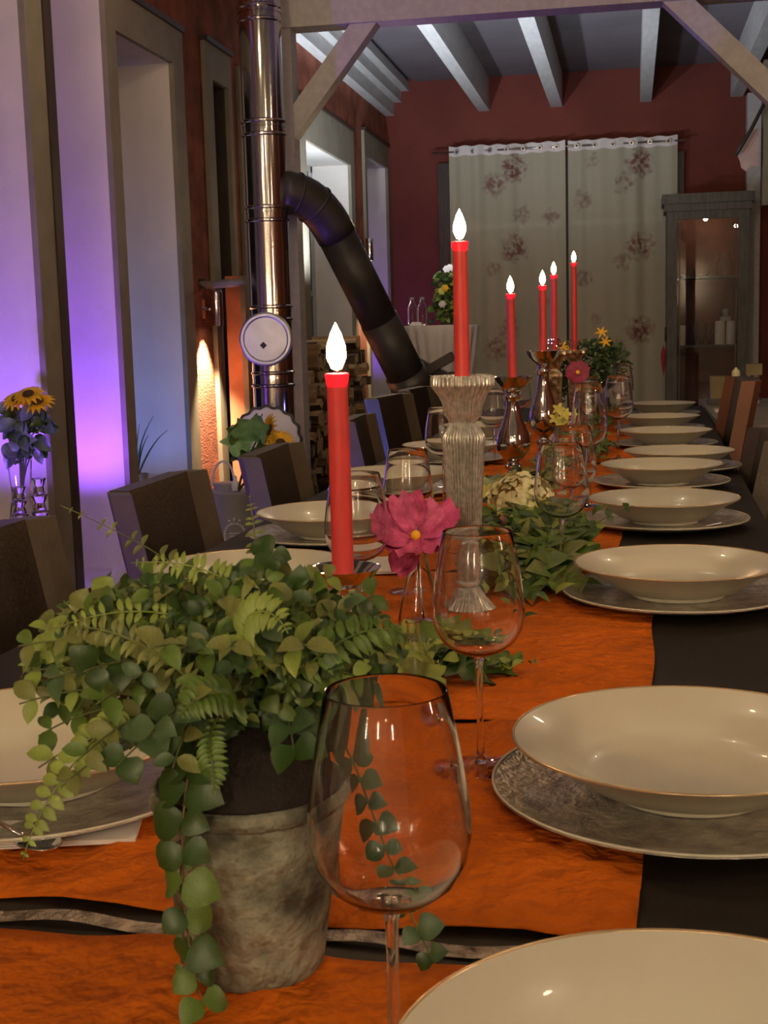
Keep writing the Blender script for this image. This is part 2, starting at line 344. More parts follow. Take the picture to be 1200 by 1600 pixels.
# ================================================================ CURTAINS
def curtain(x0,x1,lab,n,seed):
    r=random.Random(seed); t=thing('sheer_curtain',lab,'curtain',((x0+x1)/2,11.98,2.72),'sheer rose curtains on the far wall',True)
    mb=MB(); NX,NZ=70,30; vs=[];fs=[]
    for j in range(NZ+1):
        z=2.745-(2.70)*j/NZ
        for i in range(NX+1):
            u=i/NX; x=x0+(x1-x0)*u; 
            y=11.98+(.008*(1-j/NZ)+.003)*math.sin(u*PI*2*n+.4*math.sin(j*.1+seed))+.022*math.sin(u*8+seed)+.008*math.sin(u*23+seed*2)+.003*math.sin(u*47)
            if j==0: z2=z+.006*math.cos(u*PI*2*n)
            else: z2=z
            vs.append((x,y,z2))
    for j in range(NZ):
        for i in range(NX): a=j*(NX+1)+i; fs.append((a,a+1,a+NX+2,a+NX+1))
    mb.add(vs,fs); mb.build('fabric','curtain',t)
    hb=MB(); 
    for j in (0,1):
        for i in range(NX+1): q=vs[i]; hb.v.append((q[0],q[1]-.004,q[2]-j*.085))
    for i in range(NX): hb.f.append((i,i+1,NX+2+i,NX+1+i)); hb.mi.append(0); hb.sm.append(True)
    hb.build('header_band','linen',t)
    for i in range(n):
        x=x0+(x1-x0)*(i+.5)/n; g=MB(); mt=Matrix.Translation((x,11.945,2.695))@Matrix.Rotation(PI/2,4,'X')
        g.lathe([(.010,0),(.021,0),(.021,.004),(.010,.004)],14,M4=mt,closed=True); g.build('grommet','chrome',t)
        g=MB().lathe([(0,.001),(.012,.001)],10,M4=mt).build('eyelet_hole','black',t)
curtain(-1.60,-.565,'left cream sheer curtain with faded rose print on far wall',7,3)
curtain(-.545,.40,'right cream sheer curtain with faded rose print beside the glass cabinet',6,8)
t=tag(MB().tube([(-1.75,11.985,2.70),(.46,11.985,2.70)],.011,8).build('curtain_rod','chrome'),'thin metal curtain rod above the far door','curtain rod')
# ================================================================ TABLE (axis slightly turned against the room)
TA=-.0179; ct,st_=math.cos(TA),math.sin(TA)
def TT(s,tt,z=0): return Vector((s*ct-tt*st_,s*st_+tt*ct,z))      # along-table coordinates
tb=thing('dining_table','long dark grey-brown dining table down the middle of the room','table',TT(-.29,3.2,0),rz=TA)
MB().box(-.50,.50,-3.2,3.0,.725,.76).build('tabletop','tabletop',tb)
for sx in (-1,1): MB().box(sx*.44-.012,sx*.44+.012,-3.1,2.9,.65,.725).build('apron','tabletop',tb)
for sx in (-1,1):
    for y in (-3.05,-.1,2.85): MB().box(sx*.42-.035,sx*.42+.035,y-.035,y+.035,0,.65).build('leg','legwood',tb)
# orange cloths
def cloth(s0,s1,t0,t1,lab,seed,edge=.008):
    r=random.Random(seed); NX=max(12,int((s1-s0)/.014)); NY=max(10,int((t1-t0)/.014)); vs=[];fs=[]
    ph=[(r.uniform(8,34),r.uniform(8,34),r.uniform(0,6.3),r.uniform(.3,1)) for _ in range(9)]
    cx=[(r.uniform(s0,s1),r.uniform(t0,t1),r.uniform(0,PI),r.uniform(.05,.16),r.uniform(.004,.010)) for _ in range(int(26*(t1-t0)/.5))]
    o=TT((s0+s1)/2,(t0+t1)/2,.7605)
    for j in range(NY+1):
        for i in range(NX+1):
            u=i/NX;v=j/NY; s=s0+(s1-s0)*u; tt=t0+(t1-t0)*v
            h=.0018+.0009*sum(math.sin(a*s+b_*tt+c)*d for a,b_,c,d in ph)/2
            for ax,ay,an,ln,hh in cx:
                dx=s-ax;dy=tt-ay; a=dx*math.cos(an)+dy*math.sin(an); c=-dx*math.sin(an)+dy*math.cos(an)
                if abs(a)<ln and abs(c)<.02: h+=hh*(1-abs(a)/ln)*math.exp(-(c/.006)**2)
            if v in (0,1): tt+=edge*(math.sin(s*17+seed)+.5*math.sin(s*41))*(.6)
            if u in (0,1): s+=edge*.25*math.sin(tt*20+seed)
            if v in (0,1): h+=.0035*max(0,math.sin(s*23+seed*2))
            vs.append(TT(s,tt,.7605+min(.0055,max(.0005,h))))
    for j in range(NY):
        for i in range(NX): a=j*(NX+1)+i; fs.append((a,a+1,a+NX+2,a+NX+1))
    ob=MB().add([v-o for v in vs],fs).build('orange_table_cloth','orange'); ob.location=o
    sd=ob.modifiers.new('thickness','SOLIDIFY'); sd.thickness=.0012; sd.offset=-.0
    return tag(ob,lab,'tablecloth','orange cloths laid along the table')
cloth(-.56,-.012,.36,.742,'crinkled orange cloth nearest the camera, under the plant pot',1)
cloth(-.57,-.010,.785,1.235,'crinkled orange cloth behind the silver ribbon, second from the front',2)
cloth(-.565,-.002,1.232,2.03,'crinkled orange cloth under the pink cosmos vase, third from the front',3)
cloth(-.52,-.06,2.035,2.925,'orange cloth under the cream hydrangea arrangement',4,.006)
cloth(-.52,-.05,2.93,3.62,'orange cloth under the first silver candlestick',5,.006)
cloth(-.50,-.035,3.65,4.30,'orange cloth with a squared edge beside the sixth right-hand plate',6,.003)
cloth(-.50,-.06,4.33,5.6,'farthest orange cloth at the end of the table',7,.006)
rb=MB(); vs=[];N=40
for i in range(N+1):
    s=-.62+.60*i/N; tt=.762+.004*math.sin(i*.5)
    hz=.763+.0015*math.sin(i*.9); vs+=[TT(s,tt-.007,hz),TT(s,tt+.007,hz+.001)]
rb.add(vs,[(2*i,2*i+2,2*i+3,2*i+1) for i in range(N)]); tag(rb.build('ribbon','ribbon'),'narrow glittery silver-brown ribbon across the table between two orange cloths','ribbon')
# ================================================================ PLACE SETTINGS
def mk_charger():
    t=thing('charger_plate','','plate',(0,0,0))
    MB().lathe([(0,.003),(.09,.003),(.120,.0035),(.146,.009),(.157,.012),(.1585,.0105),(.148,.006),(.122,.0008),(0,.0)],72).build('plate_body','charger',t)
    MB().lathe([(.156,.0125),(.1575,.0135),(.159,.0125),(.1575,.011)],72,closed=True).build('rim','china',t); return t
def mk_plate():
    t=thing('soup_plate','','plate',(0,0,0))
    MB().lathe([(0,.012),(.050,.0125),(.078,.014),(.092,.0215),(.104,.031),(.122,.0385),(.138,.0455),(.1405,.0465),(.1412,.0452),(.138,.0435),(.118,.033),(.100,.022),(.084,.0105),(.070,.006),(.0655,.005),(.064,0),(.060,0),(.058,.004),(0,.005)],80).build('plate_body','china',t)
    MB().lathe([(.1395,.0463),(.1410,.0472),(.1420,.0458),(.1405,.0448)],80,closed=True).build('glint_rim',mat('glint',(.62,.45,.25),.25,metal=.5,var=0),t); return t  # no gilding: rim glints and a brownish edge put into the colour
ch0=mk_charger(); pl0=mk_plate(); first=[True]
rp=[(.020,.552,'nearest right-hand'),(.027,1.046,'second right-hand'),(.031,1.83,'third right-hand'),(.016,2.518,'fourth right-hand'),(.014,3.129,'fifth right-hand'),(.060,3.462,'sixth right-hand, half hidden'),(.031,4.125,'seventh right-hand'),(.014,4.754,'eighth right-hand'),(.023,5.509,'farthest right-hand')]
lp=[(-.515,.999,'nearest left-hand, behind the plant leaves'),(-.563,1.766,'second left-hand, behind the fern'),(-.583,2.33,'third left-hand, behind the red candle'),(-.596,2.99,'fourth left-hand, beyond the square-rimmed glass'),(-.57,3.70,'fifth left-hand, beyond the ribbed candlestick'),(-.57,4.45,'sixth left-hand, far down the table')]
for s,tt,w_ in rp+lp:
    p=TT(s,tt,.7622); L1='silver foil charger plate under the %s soup plate'%w_; L2='deep cream soup plate with thin gilt rim, %s setting'%w_
    if first[0]: c,q=ch0,pl0; first[0]=False; c['label']=L1; q['label']=L2; c['group']='silver charger plates along the table'; q['group']='cream soup plates along the table'
    else: c=dup(ch0,label=L1); q=dup(pl0,label=L2)
    c.location=p+Vector((0,0,.0046)); q.location=p+Vector((0,0,.0082)); q.rotation_euler=(0,0,R.uniform(0,6))
# ================================================================ WINE GLASSES
def mk_glass():
    t=thing('wine_glass','','glass',(0,0,0),'stemmed wine glasses along the table')
    o=[(.0040,.100),(.0110,.1015),(.0215,.1055),(.0315,.1135),(.0380,.125),(.0400,.137),(.0394,.152),(.0370,.170),(.0335,.190),(.0298,.209)]
    i=[(.0289,.209),(.0326,.190),(.0361,.170),(.0385,.152),(.0391,.137),(.0371,.126),(.0307,.1148),(.0207,.1070),(.0100,.1036),(0,.1030)]
    MB().lathe([(0,.0995)]+o+[(.02935,.2096)]+i,64).build('bowl','glass',t)
    MB().lathe([(0,.0042),(.0060,.0046),(.0036,.010),(.0030,.025),(.0029,.07),(.0034,.092),(.0052,.0992),(0,.0994)],24).build('stem','glass',t)
    MB().lathe([(0,0),(.034,0),(.0348,.0008),(.034,.0018),(.018,.0032),(.0061,.0046),(0,.0041)],48).build('foot','glass',t); return t
g0=mk_glass(); g0['label']='large clear wine glass nearest the camera beside the clay pot'; p=PZ(610,1395,.8705); g0.location=(P(611,1395,.60).x,.60,.7645)
def rg(p,lab,s=1,szz=None): 
    o=dup(g0,p,lab); o.scale=(s,s,szz or s); return o
rg((-.129,1.10,.7635),'clear wine glass beside the second right-hand plate, in front of the ribbed candlestick')
rg((-.100,1.92,.7635),'clear wine glass beside the third right-hand plate, in front of the cream flowers')
rg((-.098,2.27,.763),'clear wine glass directly behind the one in front of the cream flowers')
rg((-.086,2.78,.763),'tall glass with pinkish reflections below the far magenta cosmos',.94,1.24)
rg((-.035,3.75,.763),'tall clear glass beside the sixth right-hand plate with its long stem showing',1.04,1.13)
rg((-.03,4.55,.763),'clear wine glass seen behind the tall long-stemmed one',1,1.18)
rg((-.13,4.1,.763),'clear wine glass to the right of the far magenta cosmos',1,1.06)
rg((P(557,800,1.55).x,1.55,.7635),'clear wine glass just right of the thick near red candle')
rg((P(637,740,1.86).x,1.86,.7635),'square-looking wine glass behind the pink cosmos',.93,1)
rg((P(692,680,2.86).x,2.86,.763),'clear wine glass left of the ribbed candlestick',1,1)
rg((P(771,640,3.66).x,3.66,.763),'clear wine glass between the ribbed candlestick and the silver one',1,1)
rg((P(812,640,4.5).x,4.5,.763),'distant wine glass between the two silver candlesticks',1,1)
# ================================================================ CANDLES
def candle(p,r,h,lab,lean=0,power=.45,fl=.040):
    t=thing('taper_candle',lab,'candle',p,'red taper candles along the table')
    MB().lathe([(0,0),(r*1.04,0),(r*1.03,h*.5),(r*.98,h-.018),(r*1.0,h-.012)],28).build('wax_body','wax',t)
    MB().lathe([(r*1.0,h-.012),(r*1.1,h-.004),(r*1.13,h),(r*1.0,h+.001),(r*.6,h-.002),(0,h-.003)],28).build('molten_top','waxtop',t)
    MB().tube([(0,0,h-.003),(.0004,0,h+.003),(.001,0,h+.008)],.0007,6).build('wick','wick',t)
    s=fl; MB().lathe([(0,h+.003),(s*.11,h+.005),(s*.21,h+.003+s*.28),(s*.20,h+.003+s*.5),(s*.11,h+.003+s*.78),(0,h+.003+s)],18).build('flame','flame',t)
    t.rotation_euler=(0,lean,0)
    light('POINT','candle_light',Vector(p)+Vector((math.sin(lean)*h,0,h+.045)),power,(1,.55,.22),.010)
    return t
def mk_silver():
    t=thing('silver_candlestick','','candlestick',(0,0,0),'mirror silver vase-shaped candlesticks')
    MB().lathe([(0,0),(.036,0),(.037,.004),(.033,.010),(.022,.020),(.016,.028),(.0175,.034),(.0125,.038)],40).build('foot','silver',t)
    MB().lathe([(.0125,.038),(.0205,.043),(.0215,.050),(.014,.056),(.0125,.060)],40).build('lower_ball','silver',t)
    MB().lathe([(.0125,.060),(.026,.070),(.039,.088),(.0425,.106),(.038,.128),(.028,.152),(.020,.175),(.0165,.192)],40).build('bulb','silver',t)
    MB().lathe([(.0165,.192),(.0155,.205),(.0185,.213),(.0215,.216),(.0200,.220),(.0165,.2215),(.0165,.228),(.018,.232)],40).build('neck','silver',t)
    MB().lathe([(.018,.232),(.030,.240),(.040,.250),(.047,.262),(.0485,.264),(.045,.2625),(.036,.253),(.022,.246),(0,.244)],40).build('drip_dish','silver',t)
    return t
def mk_ribbed(m='mercury'):
    t=thing('ribbed_candlestick','','candlestick',(0,0,0)); n=240
    MB().lathe([(0,0),(.040,0,1),(.0415,.003,1),(.038,.008,.7),(.028,.020,.5),(.0205,.032,.3),(.017,.036,0)],n,ribs=36,amp=.08).build('foot',m,t)
    MB().lathe([(.017,.036),(.0195,.039),(.0195,.043),(.016,.046)],48).build('ring',m,t)
    MB().lathe([(.016,.046,.5),(.0170,.060,1),(.0195,.11,1),(.0225,.17,1),(.0252,.225,1),(.0265,.238,1),(.0250,.243,.8),(.020,.252,.3),(.0160,.257,0)],n,ribs=36,amp=.13).build('column',m,t)
    MB().lathe([(.016,.257,0),(.018,.259,.5),(.0235,.268,1),(.026,.281,.6),(.0300,.292,.8),(.037,.303,1),(.0395,.306,1),(.0395,.317,1),(.038,.3195,.6),(.035,.318,0),(.022,.312,0),(0,.310,0)],n,ribs=36,amp=.09).build('cup',m,t)
    return t
rc=mk_ribbed(); rc['label']='tall ribbed mercury-glass candlestick behind the pink cosmos'; rc.location=(-.219,1.73,.763)
candle((-.219,1.73,1.075),.0098,.180,'tall red candle on the ribbed mercury-glass candlestick',.0,.5,.040)
sv=mk_silver(); sv['label']='silver candlestick behind the cream hydrangea'; sv.location=(-.278,3.15,.7615)
candle((-.278,3.15,1.008),.0098,.212,'red candle on the silver candlestick behind the cream hydrangea',-.01)
s2=dup(sv,(-.240,3.70,.7615),'taller silver candlestick farther back, right of the first silver one'); s2.scale=(1,1,1.185)
candle((-.240,3.70,1.053),.0100,.200,'red candle on the farther, taller silver candlestick')
s1=dup(sv,(P(536,890,1.2).x,1.20,.7635),'small silver candlestick behind the potted plant'); s1.scale=(.75,.75,.60)
candle((s1.location.x,1.20,.913),.0100,.192,'near thick red candle rising behind the potted plant',0,.6,.045)
r2=dup(rc,(-.243,4.3,.7615),'golden ribbed candlestick half hidden behind the silver ones'); 
for ch in [o for o in col.objects if o.parent==r2]:
    ch.data=ch.data.copy(); ch.data.materials[0]=M['mercury2']
r2.scale=(.9,.9,.94); candle((-.243,4.3,1.055),.0100,.248,'thin red candle on the golden ribbed candlestick')
r3=dup(r2,(-.204,4.9,.7615),'pinkish ribbed candlestick farthest down the table behind the magenta cosmos'); r3.scale=(.95,.95,.91)
candle((-.204,4.9,1.045),.0100,.322,'farthest red candle on the pinkish ribbed candlestick')
def crystals(p,lab,seed):
    r=random.Random(seed); t=thing('crystal_ring',lab,'candle ring',p,'crystal bead rings round the far candle feet')
    mb=MB()
    for i in range(22):
        a=i*2.4; rr=r.uniform(.012,.026); c=(rr*math.cos(a),rr*math.sin(a),r.uniform(.006,.036)); s=r.uniform(.004,.0065)
        mb.lathe([(0,-s),(s,0),(0,s)],5,c=c)
    for k_ in range(len(mb.sm)): mb.sm[k_]=False
    mb.build('crystals','glass',t)['kind']='stuff'
crystals((-.243,4.3,1.062),'clear crystal beads round the foot of the candle on the golden candlestick',1)
crystals((-.204,4.9,1.052),'clear crystal beads round the foot of the farthest candle',2)
# ================================================================ FLOWERS
def flower(name,c,nrm,rad,npet,mp,mc,parent,ruf=.15,wid=.75,cup=.25,cr=.16,roll=0):
    nrm=Vector(nrm).normalized(); base=frame_mat(Vector(c),nrm.orthogonal(),nrm,1)
    for i in range(npet):
        a=2*PI*i/npet+roll; vs=[];fs=[];NU,NV=7,7; rr=rad*R.uniform(.9,1.08)
        for iu in range(NU+1):
            u=iu/NU; ww=wid*rad*(.18+.85*math.sin(PI*min(1,u*.62)))*(1 if u<.9 else .93)
            for iv in range(NV):
                v=iv/(NV-1)*2-1; edge=1-.10*abs(v)**2+(.03*math.sin(v*9+i) if u==1 else 0)
                x=u*rr*edge; y=v*ww*.62; z=cup*rr*u*u*(1 if i%2 else .8)+ruf*rad*.25*math.sin(v*7+i*2)*u-.05*rad*math.cos(v*1.5)+(.012*rad*(i%3))
                vs.append(base@(Matrix.Rotation(a,4,'Z')@Vector((x,y,z))))
        for iu in range(NU):
            for iv in range(NV-1): q=iu*NV+iv; fs.append((q,q+1,q+NV+1,q+NV))
        MB().add(vs,fs).build('petal',mp,parent)
    mb=MB().lathe([(cr*rad,0),(cr*rad*1.0,.06*rad),(cr*rad*.6,.13*rad),(0,.15*rad)],14,M4=base); mb.build('flower_centre',mc,parent)
def stemtube(pts,r,parent,m='stemg',name='stem',n=12):
    return MB().tube(bez(pts,n),r,6,taper=.4).build(name,m,parent)
# pink cosmos in a small conical bottle
def bottle(p,lab,sc_=1,h=.105,name='bud_vase',gp=None):
    t=thing(name,lab,'vase',p,gp)
    prof=[(0,0),(.026,0),(.0275,.004),(.0265,.014),(.020,.045),(.012,.078),(.0095,.090),(.0098,.100),(.0118,.1045),(.0105,.105),(.0085,.100),(.0083,.090),(.0105,.078),(.0185,.045),(.0250,.015),(.024,.006),(0,.004)]
    MB().lathe([(r*sc_,z*h/.105) for r,z in prof],40).build('glass_body','glass',t); return t
vz=bottle((-.266,1.63,.7635),'small conical clear glass bud vase holding the pink cosmos',1.08)
fl=thing('pink_cosmos','large open pink cosmos flower with yellow centre in front of the ribbed candlestick','flower',(-.266,1.63,.775),world=True)
stemtube([(-.262,1.63,.775),(-.270,1.63,.84),(-.266,1.63,.895)],.0018,fl)
fc=P(650,838,1.62); flower('c',fc,(.06,-.60,.80),.055,8,'pink','yellow',fl,ruf=.45,wid=.66,cup=.50,cr=.12,roll=.3)
for q in [(612,860,1.615),(628,872,1.61)]:
    a=P(*q); mt=frame_mat(fc+Vector((0,-.004,-.006)),a-fc+Vector((-.012,0,-.03)),(-.1,-.8,.3),(.052,.06,.05)); mb=MB(); addleaf(mb,OVAL,mt); mb.build('petal','pink',fl)
b2=bottle((P(648,1075,1.34).x,1.34,.7635),'little clear glass bottle just behind the nearest wine glass',.75,.075)
# far magenta cosmos
vz2=bottle((P(903,640,3.35).x,3.35,.7615),'narrow clear vase with the far magenta cosmos',.8,.20); 
f2=thing('magenta_cosmos','small dark magenta cosmos far down the table under the last candlestick','flower',(vz2.location.x,3.35,.80),world=True)
q=P(903,582,3.34); stemtube([(vz2.location.x,3.35,.80),(vz2.location.x,3.35,.93),q+Vector((0,.006,0))],.0016,f2); flower('m',q,(0,-.9,.35),.030,8,'magenta','yellow',f2,wid=.9,cup=.1,cr=.18)
# generic bunch of foliage: stems with leaves; first leaves as objects
def sprig(parent,pts,geo,leaves,lm,rstem=.0010,spacing=None,n=10,size=.014,m='stemg',objs=True,droop=.2,pair=True,taper=.4,spread=1.0,face=(0,-.75,.65)):
    path=bez(pts,24); sm=MB().tube(path,rstem,5,taper=.5).build('stem',m,parent); org=Vector(parent['_org']) if '_org' in parent else Vector((0,0,0))
    mb=MB()
    for i in range(n):
        t=(i+1.2)/(n+.6); k_=min(22,int(t*23)); p=path[k_].lerp(path[k_+1],t*23-k_) if k_<23 else path[23]; tan=(path[k_+1]-path[k_]).normalized()
        fc=Vector(face)+Vector((R.uniform(-.45,.45),R.uniform(-.2,.2),R.uniform(-.3,.3))); sd=tan.cross(fc).normalized()
        for sg in ((1,-1) if pair else ((1,) if i%2 else (-1,))):
            s=size*(1-taper*t)*R.uniform(.8,1.2); d=sd*sg*spread+tan*.45+Vector((R.uniform(-.25,.25),R.uniform(-.3,.3),R.uniform(-.2,.2)-droop))
            mt=frame_mat(p,d,fc,s); mi=R.randrange(len(leaves))
            if objs: mt.translation-=org; put('leaf',leaves[mi],sm,mt)
            else: addleaf(mb,geo,mt,mi)
    if not objs: o=mb.build('foliage',lm,sm); o['kind']='stuff'
    return sm
def lset(geo,idx): return [shared_leaf('leaf',geo,LG[i]) for i in idx]
L_round=lset(ROUND,(0,0,1)); L_oval=lset(OVAL,(1,4,3)); L_lime=lset(OVAL,(2,1,4)); L_dark=lset(ROUND,(0,3)); L_pale=lset(OVAL,(2,4))
# ---- potted plant
pc=Vector((-.2265,.73,0))
pot=thing('potted_plant','weathered mossy clay pot overflowing with artificial green sprigs and ferns','plant',(pc.x,pc.y,.7635),world=True)
MB().lathe([(0,.0),(.0405,.0),(.0425,.003),(.0535,.085),(.0560,.103),(.0585,.1045),(.0600,.108),(.0590,.113),(.0560,.1145),(.0535,.112),(.0515,.100),(.045,.09),(0,.09)],64,c=(pc.x,pc.y,.7635)).build('pot','clay',pot)
MB().lathe([(.0525,.098),(.0500,.112),(.0440,.130),(.0330,.148),(.0180,.158),(0,.160)],40,c=(pc.x,pc.y,.7635)).build('soil_mound','soil',pot)
def A(px,py,Y): return PC(px,py,Y)
root=A(395,1130,.73)
def rt(dx=0,dy=0): return root+Vector((dx+R.uniform(-.02,.02),dy+R.uniform(-.015,.015),R.uniform(-.01,.01)))
# trailing stems with round leaves over the left side
sprig(pot,[A(330,1120,.71),A(300,1130,.66),A(262,1290,.655),A(285,1470,.655),A(320,1580,.66)],ROUND,L_round,None,n=11,size=.0235,taper=.25,m='stemb',droop=.05)
sprig(pot,[A(340,1150,.70),A(330,1240,.66),A(240,1300,.665),A(300,1400,.665),A(285,1530,.665)],ROUND,L_round,None,n=10,size=.0125,taper=.5,m='stemb',droop=.05)
# the trailing stem on the right, seen through the glass
sprig(pot,[A(480,1120,.74),A(560,1150,.76),A(570,1260,.76),A(620,1400,.755),A(680,1505,.76)],OVAL,L_dark,None,n=11,size=.0165,taper=.15,droop=.05)
# pale fern hanging at far left
def frond(parent,pts,n,size,mi,name='fern_frond',geo=LANCE,face=(0,-.8,.5),width=1):
    path=bez(pts,30); mb=MB().tube(path,.0008,5,taper=.6)
    for i in range(n):
        t=(i+.7)/n; k_=min(28,int(t*29)); p=path[k_]; tan=(path[k_+1]-path[k_]).normalized(); fc=Vector(face); sd=tan.cross(fc).normalized()
        s=size*math.sin(PI*min(.97,.12+.88*t))**.6
        for sg in (1,-1): addleaf(mb,geo,frame_mat(p,sd*sg+tan*.25+Vector((0,0,R.uniform(-.12,.12))),fc,(s,s*width,s)))
    return mb.build(name,LG[mi],parent)
frond(pot,[A(200,1100,.68),A(150,1150,.64),A(60,1240,.62),A(36,1345,.62)],16,.0125,2,geo=OVAL)
frond(pot,[A(380,1050,.78),A(420,960,.84),A(260,860,.88),A(95,790,.90)],20,.0125,4,width=1.2)
frond(pot,[A(360,1040,.72),A(360,960,.70),A(200,920,.68),A(60,995,.66)],22,.0115,2,width=1.1)
frond(pot,[A(400,1040,.72),A(430,900,.70),A(300,870,.70),A(205,880,.70)],20,.0115,2)
frond(pot,[A(400,1040,.75),A(420,930,.80),A(395,830,.84),A(390,770,.86)],18,.0095,4)
frond(pot,[A(420,1060,.68),A(330,960,.62),A(420,920,.62),A(450,990,.61)],20,.013,2)
frond(pot,[A(330,1090,.66),A(250,1020,.62),A(180,960,.62),A(60,985,.62)],18,.010,4)
frond(pot,[A(440,1080,.68),A(520,990,.66),A(600,960,.68),A(640,1000,.72)],18,.014,1)
frond(pot,[A(340,1120,.66),A(310,1180,.62),A(345,1190,.62),A(332,1240,.63)],14,.009,1)
frond(pot,[A(370,1120,.65),A(380,1060,.62),A(300,1080,.60),A(280,1120,.60)],16,.014,1)
frond(pot,[A(470,1080,.80),A(560,1000,.95),A(640,1000,1.05),A(690,1040,1.12)],16,.016,2)
# leafy sprigs: (tip px,py,Y, geo, mats)
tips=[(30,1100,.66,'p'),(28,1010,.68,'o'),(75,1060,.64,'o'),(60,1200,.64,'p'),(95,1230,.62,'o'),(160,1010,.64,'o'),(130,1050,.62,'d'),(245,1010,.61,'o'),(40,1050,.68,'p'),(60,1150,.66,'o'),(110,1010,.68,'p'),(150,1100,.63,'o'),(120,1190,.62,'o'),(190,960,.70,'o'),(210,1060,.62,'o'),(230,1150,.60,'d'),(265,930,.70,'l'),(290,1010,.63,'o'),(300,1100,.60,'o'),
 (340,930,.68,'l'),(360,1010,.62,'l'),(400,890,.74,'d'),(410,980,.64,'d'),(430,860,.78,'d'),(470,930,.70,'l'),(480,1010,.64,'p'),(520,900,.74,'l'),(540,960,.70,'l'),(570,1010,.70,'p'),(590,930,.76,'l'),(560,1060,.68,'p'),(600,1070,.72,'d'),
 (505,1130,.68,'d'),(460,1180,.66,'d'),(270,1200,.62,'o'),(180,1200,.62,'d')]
SETS={'o':(OVAL,L_oval),'l':(OVAL,L_lime),'d':(ROUND,L_dark),'p':(OVAL,L_pale)}
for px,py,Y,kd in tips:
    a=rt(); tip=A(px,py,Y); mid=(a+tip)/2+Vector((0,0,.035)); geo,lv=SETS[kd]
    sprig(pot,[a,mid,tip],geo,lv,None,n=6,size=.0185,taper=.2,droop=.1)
# dense inner foliage as one part
mb=MB()
for i in range(2100):
    th=R.uniform(0,2*PI); rr=math.sqrt(R.random()); px=335+(285*rr)*math.cos(th); py=1030+(140*rr)*math.sin(th)
    if px>460 and py>1120: continue
    if 270<px<480 and py>1120: continue
    Y=.74+.10*R.uniform(-1,1)*(1-.5*rr); p=A(px,py,Y)
    d=Vector((R.uniform(-1,1),R.uniform(-1,.4),R.uniform(-.7,.6))); s=R.uniform(.008,.0155)
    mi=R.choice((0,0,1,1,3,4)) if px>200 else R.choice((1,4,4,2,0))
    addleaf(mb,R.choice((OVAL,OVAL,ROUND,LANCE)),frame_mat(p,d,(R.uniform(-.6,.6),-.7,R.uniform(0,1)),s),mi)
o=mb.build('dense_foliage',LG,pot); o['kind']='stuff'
# ---- garlands and arrangements
def garland(name,lab,pts,n,sz,mis,spreadr=.04,seed=1,geos=(OVAL,ROUND,LANCE),cat='garland'):
    r=random.Random(seed); path=bez(pts,30); t=thing(name,lab,cat,tuple(path[15]),world=True)
    MB().tube(path,.002,5).build('stem','stemb',t)
    mb=MB()
    for i in range(n):
        p=path[r.randrange(30)]+Vector((r.gauss(0,spreadr*.5),r.gauss(0,spreadr*.5),abs(r.gauss(0,spreadr*.35)))); p.z=max(.768,p.z)
        d=Vector((r.uniform(-1,1),r.uniform(-1,1),r.uniform(-.1,.7)))
        addleaf(mb,r.choice(geos),frame_mat(p,d,(r.uniform(-.4,.4),-.5,1),r.uniform(.7,1.2)*sz),r.randrange(len(mis)))
    mb.build('foliage',[LG[i] for i in mis],t)['kind']='stuff'; return t
t=garland('fern_sprig','bright green fern sprig lying on the orange cloth behind the second wine glass',[PZ(590,1000,.79),PZ(640,1030,.785),PZ(720,1040,.78),PZ(800,1045,.768)],130,.020,(2,1,3),.022,5)
def bigleaf(parent,p,q,wd,mi,up=(0,-.4,1),lob=6):
    vs=[];fs=[];N=16; p=Vector(p);q=Vector(q); L=(q-p).length; mt=frame_mat(p,q-p,up,L)
    for i in range(N+1):
        t=i/N; w2=wd*math.sin(PI*t**.8)**.75*(1+.36*math.sin(t*PI*2*lob)) if 0<t<1 else 0
        z=.10*math.sin(PI*t)-.06*t; vs+=[mt@Vector((t,0,z-.02)),mt@Vector((t+.05*math.sin(t*20),w2,z+.03)),mt@Vector((t+.05*math.sin(t*20),-w2,z+.03))]
    for i in range(N): a=3*i;b=3*i+3; fs+=[(a,b,b+1,a+1),(a+2,b+2,b,a)]
    return MB().add(vs,fs).build('leaf',LG[mi],parent)
for a,c,wd,mi in (((610,1000,.79),(800,1048,.772),.24,1),((600,1010,.80),(700,1085,.769),.2,2),((640,1030,.785),(745,1015,.785),.22,2),((650,1035,.78),(770,1065,.769),.2,0)): bigleaf(t,PZ(*a),PZ(*c),wd,mi)
ga=thing('hydrangea_arrangement','cream hydrangea and yellow freesia arrangement with green leaves in the table centre','flowers',(-.19,2.28,.7625),world=True)
for a,c,wd,mi in [((800,800,2.25),(930,820,2.1),.22,1),((810,830,2.2),(940,870,1.95),.3,1),((830,830,2.15),(900,905,1.85),.3,1),((790,820,2.2),(770,900,1.9),.32,0),((800,840,2.15),(830,930,1.85),.35,1),((770,800,2.25),(745,850,2.1),.3,0),
    ((790,780,2.3),(735,790,2.3),.3,0),((820,850,2.1),(905,930,1.82),.3,4),((780,780,2.35),(760,740,2.5),.3,1),((840,800,2.2),(905,790,2.2),.3,0),((780,850,2.1),(750,925,1.85),.35,0),((830,790,2.25),(870,850,2.0),.3,3),((800,860,2.05),(865,915,1.86),.32,1),((760,830,2.15),(720,900,1.95),.3,1)]:
    bigleaf(ga,PC(*a),PC(*c),wd*.55,mi)
hb=MB()
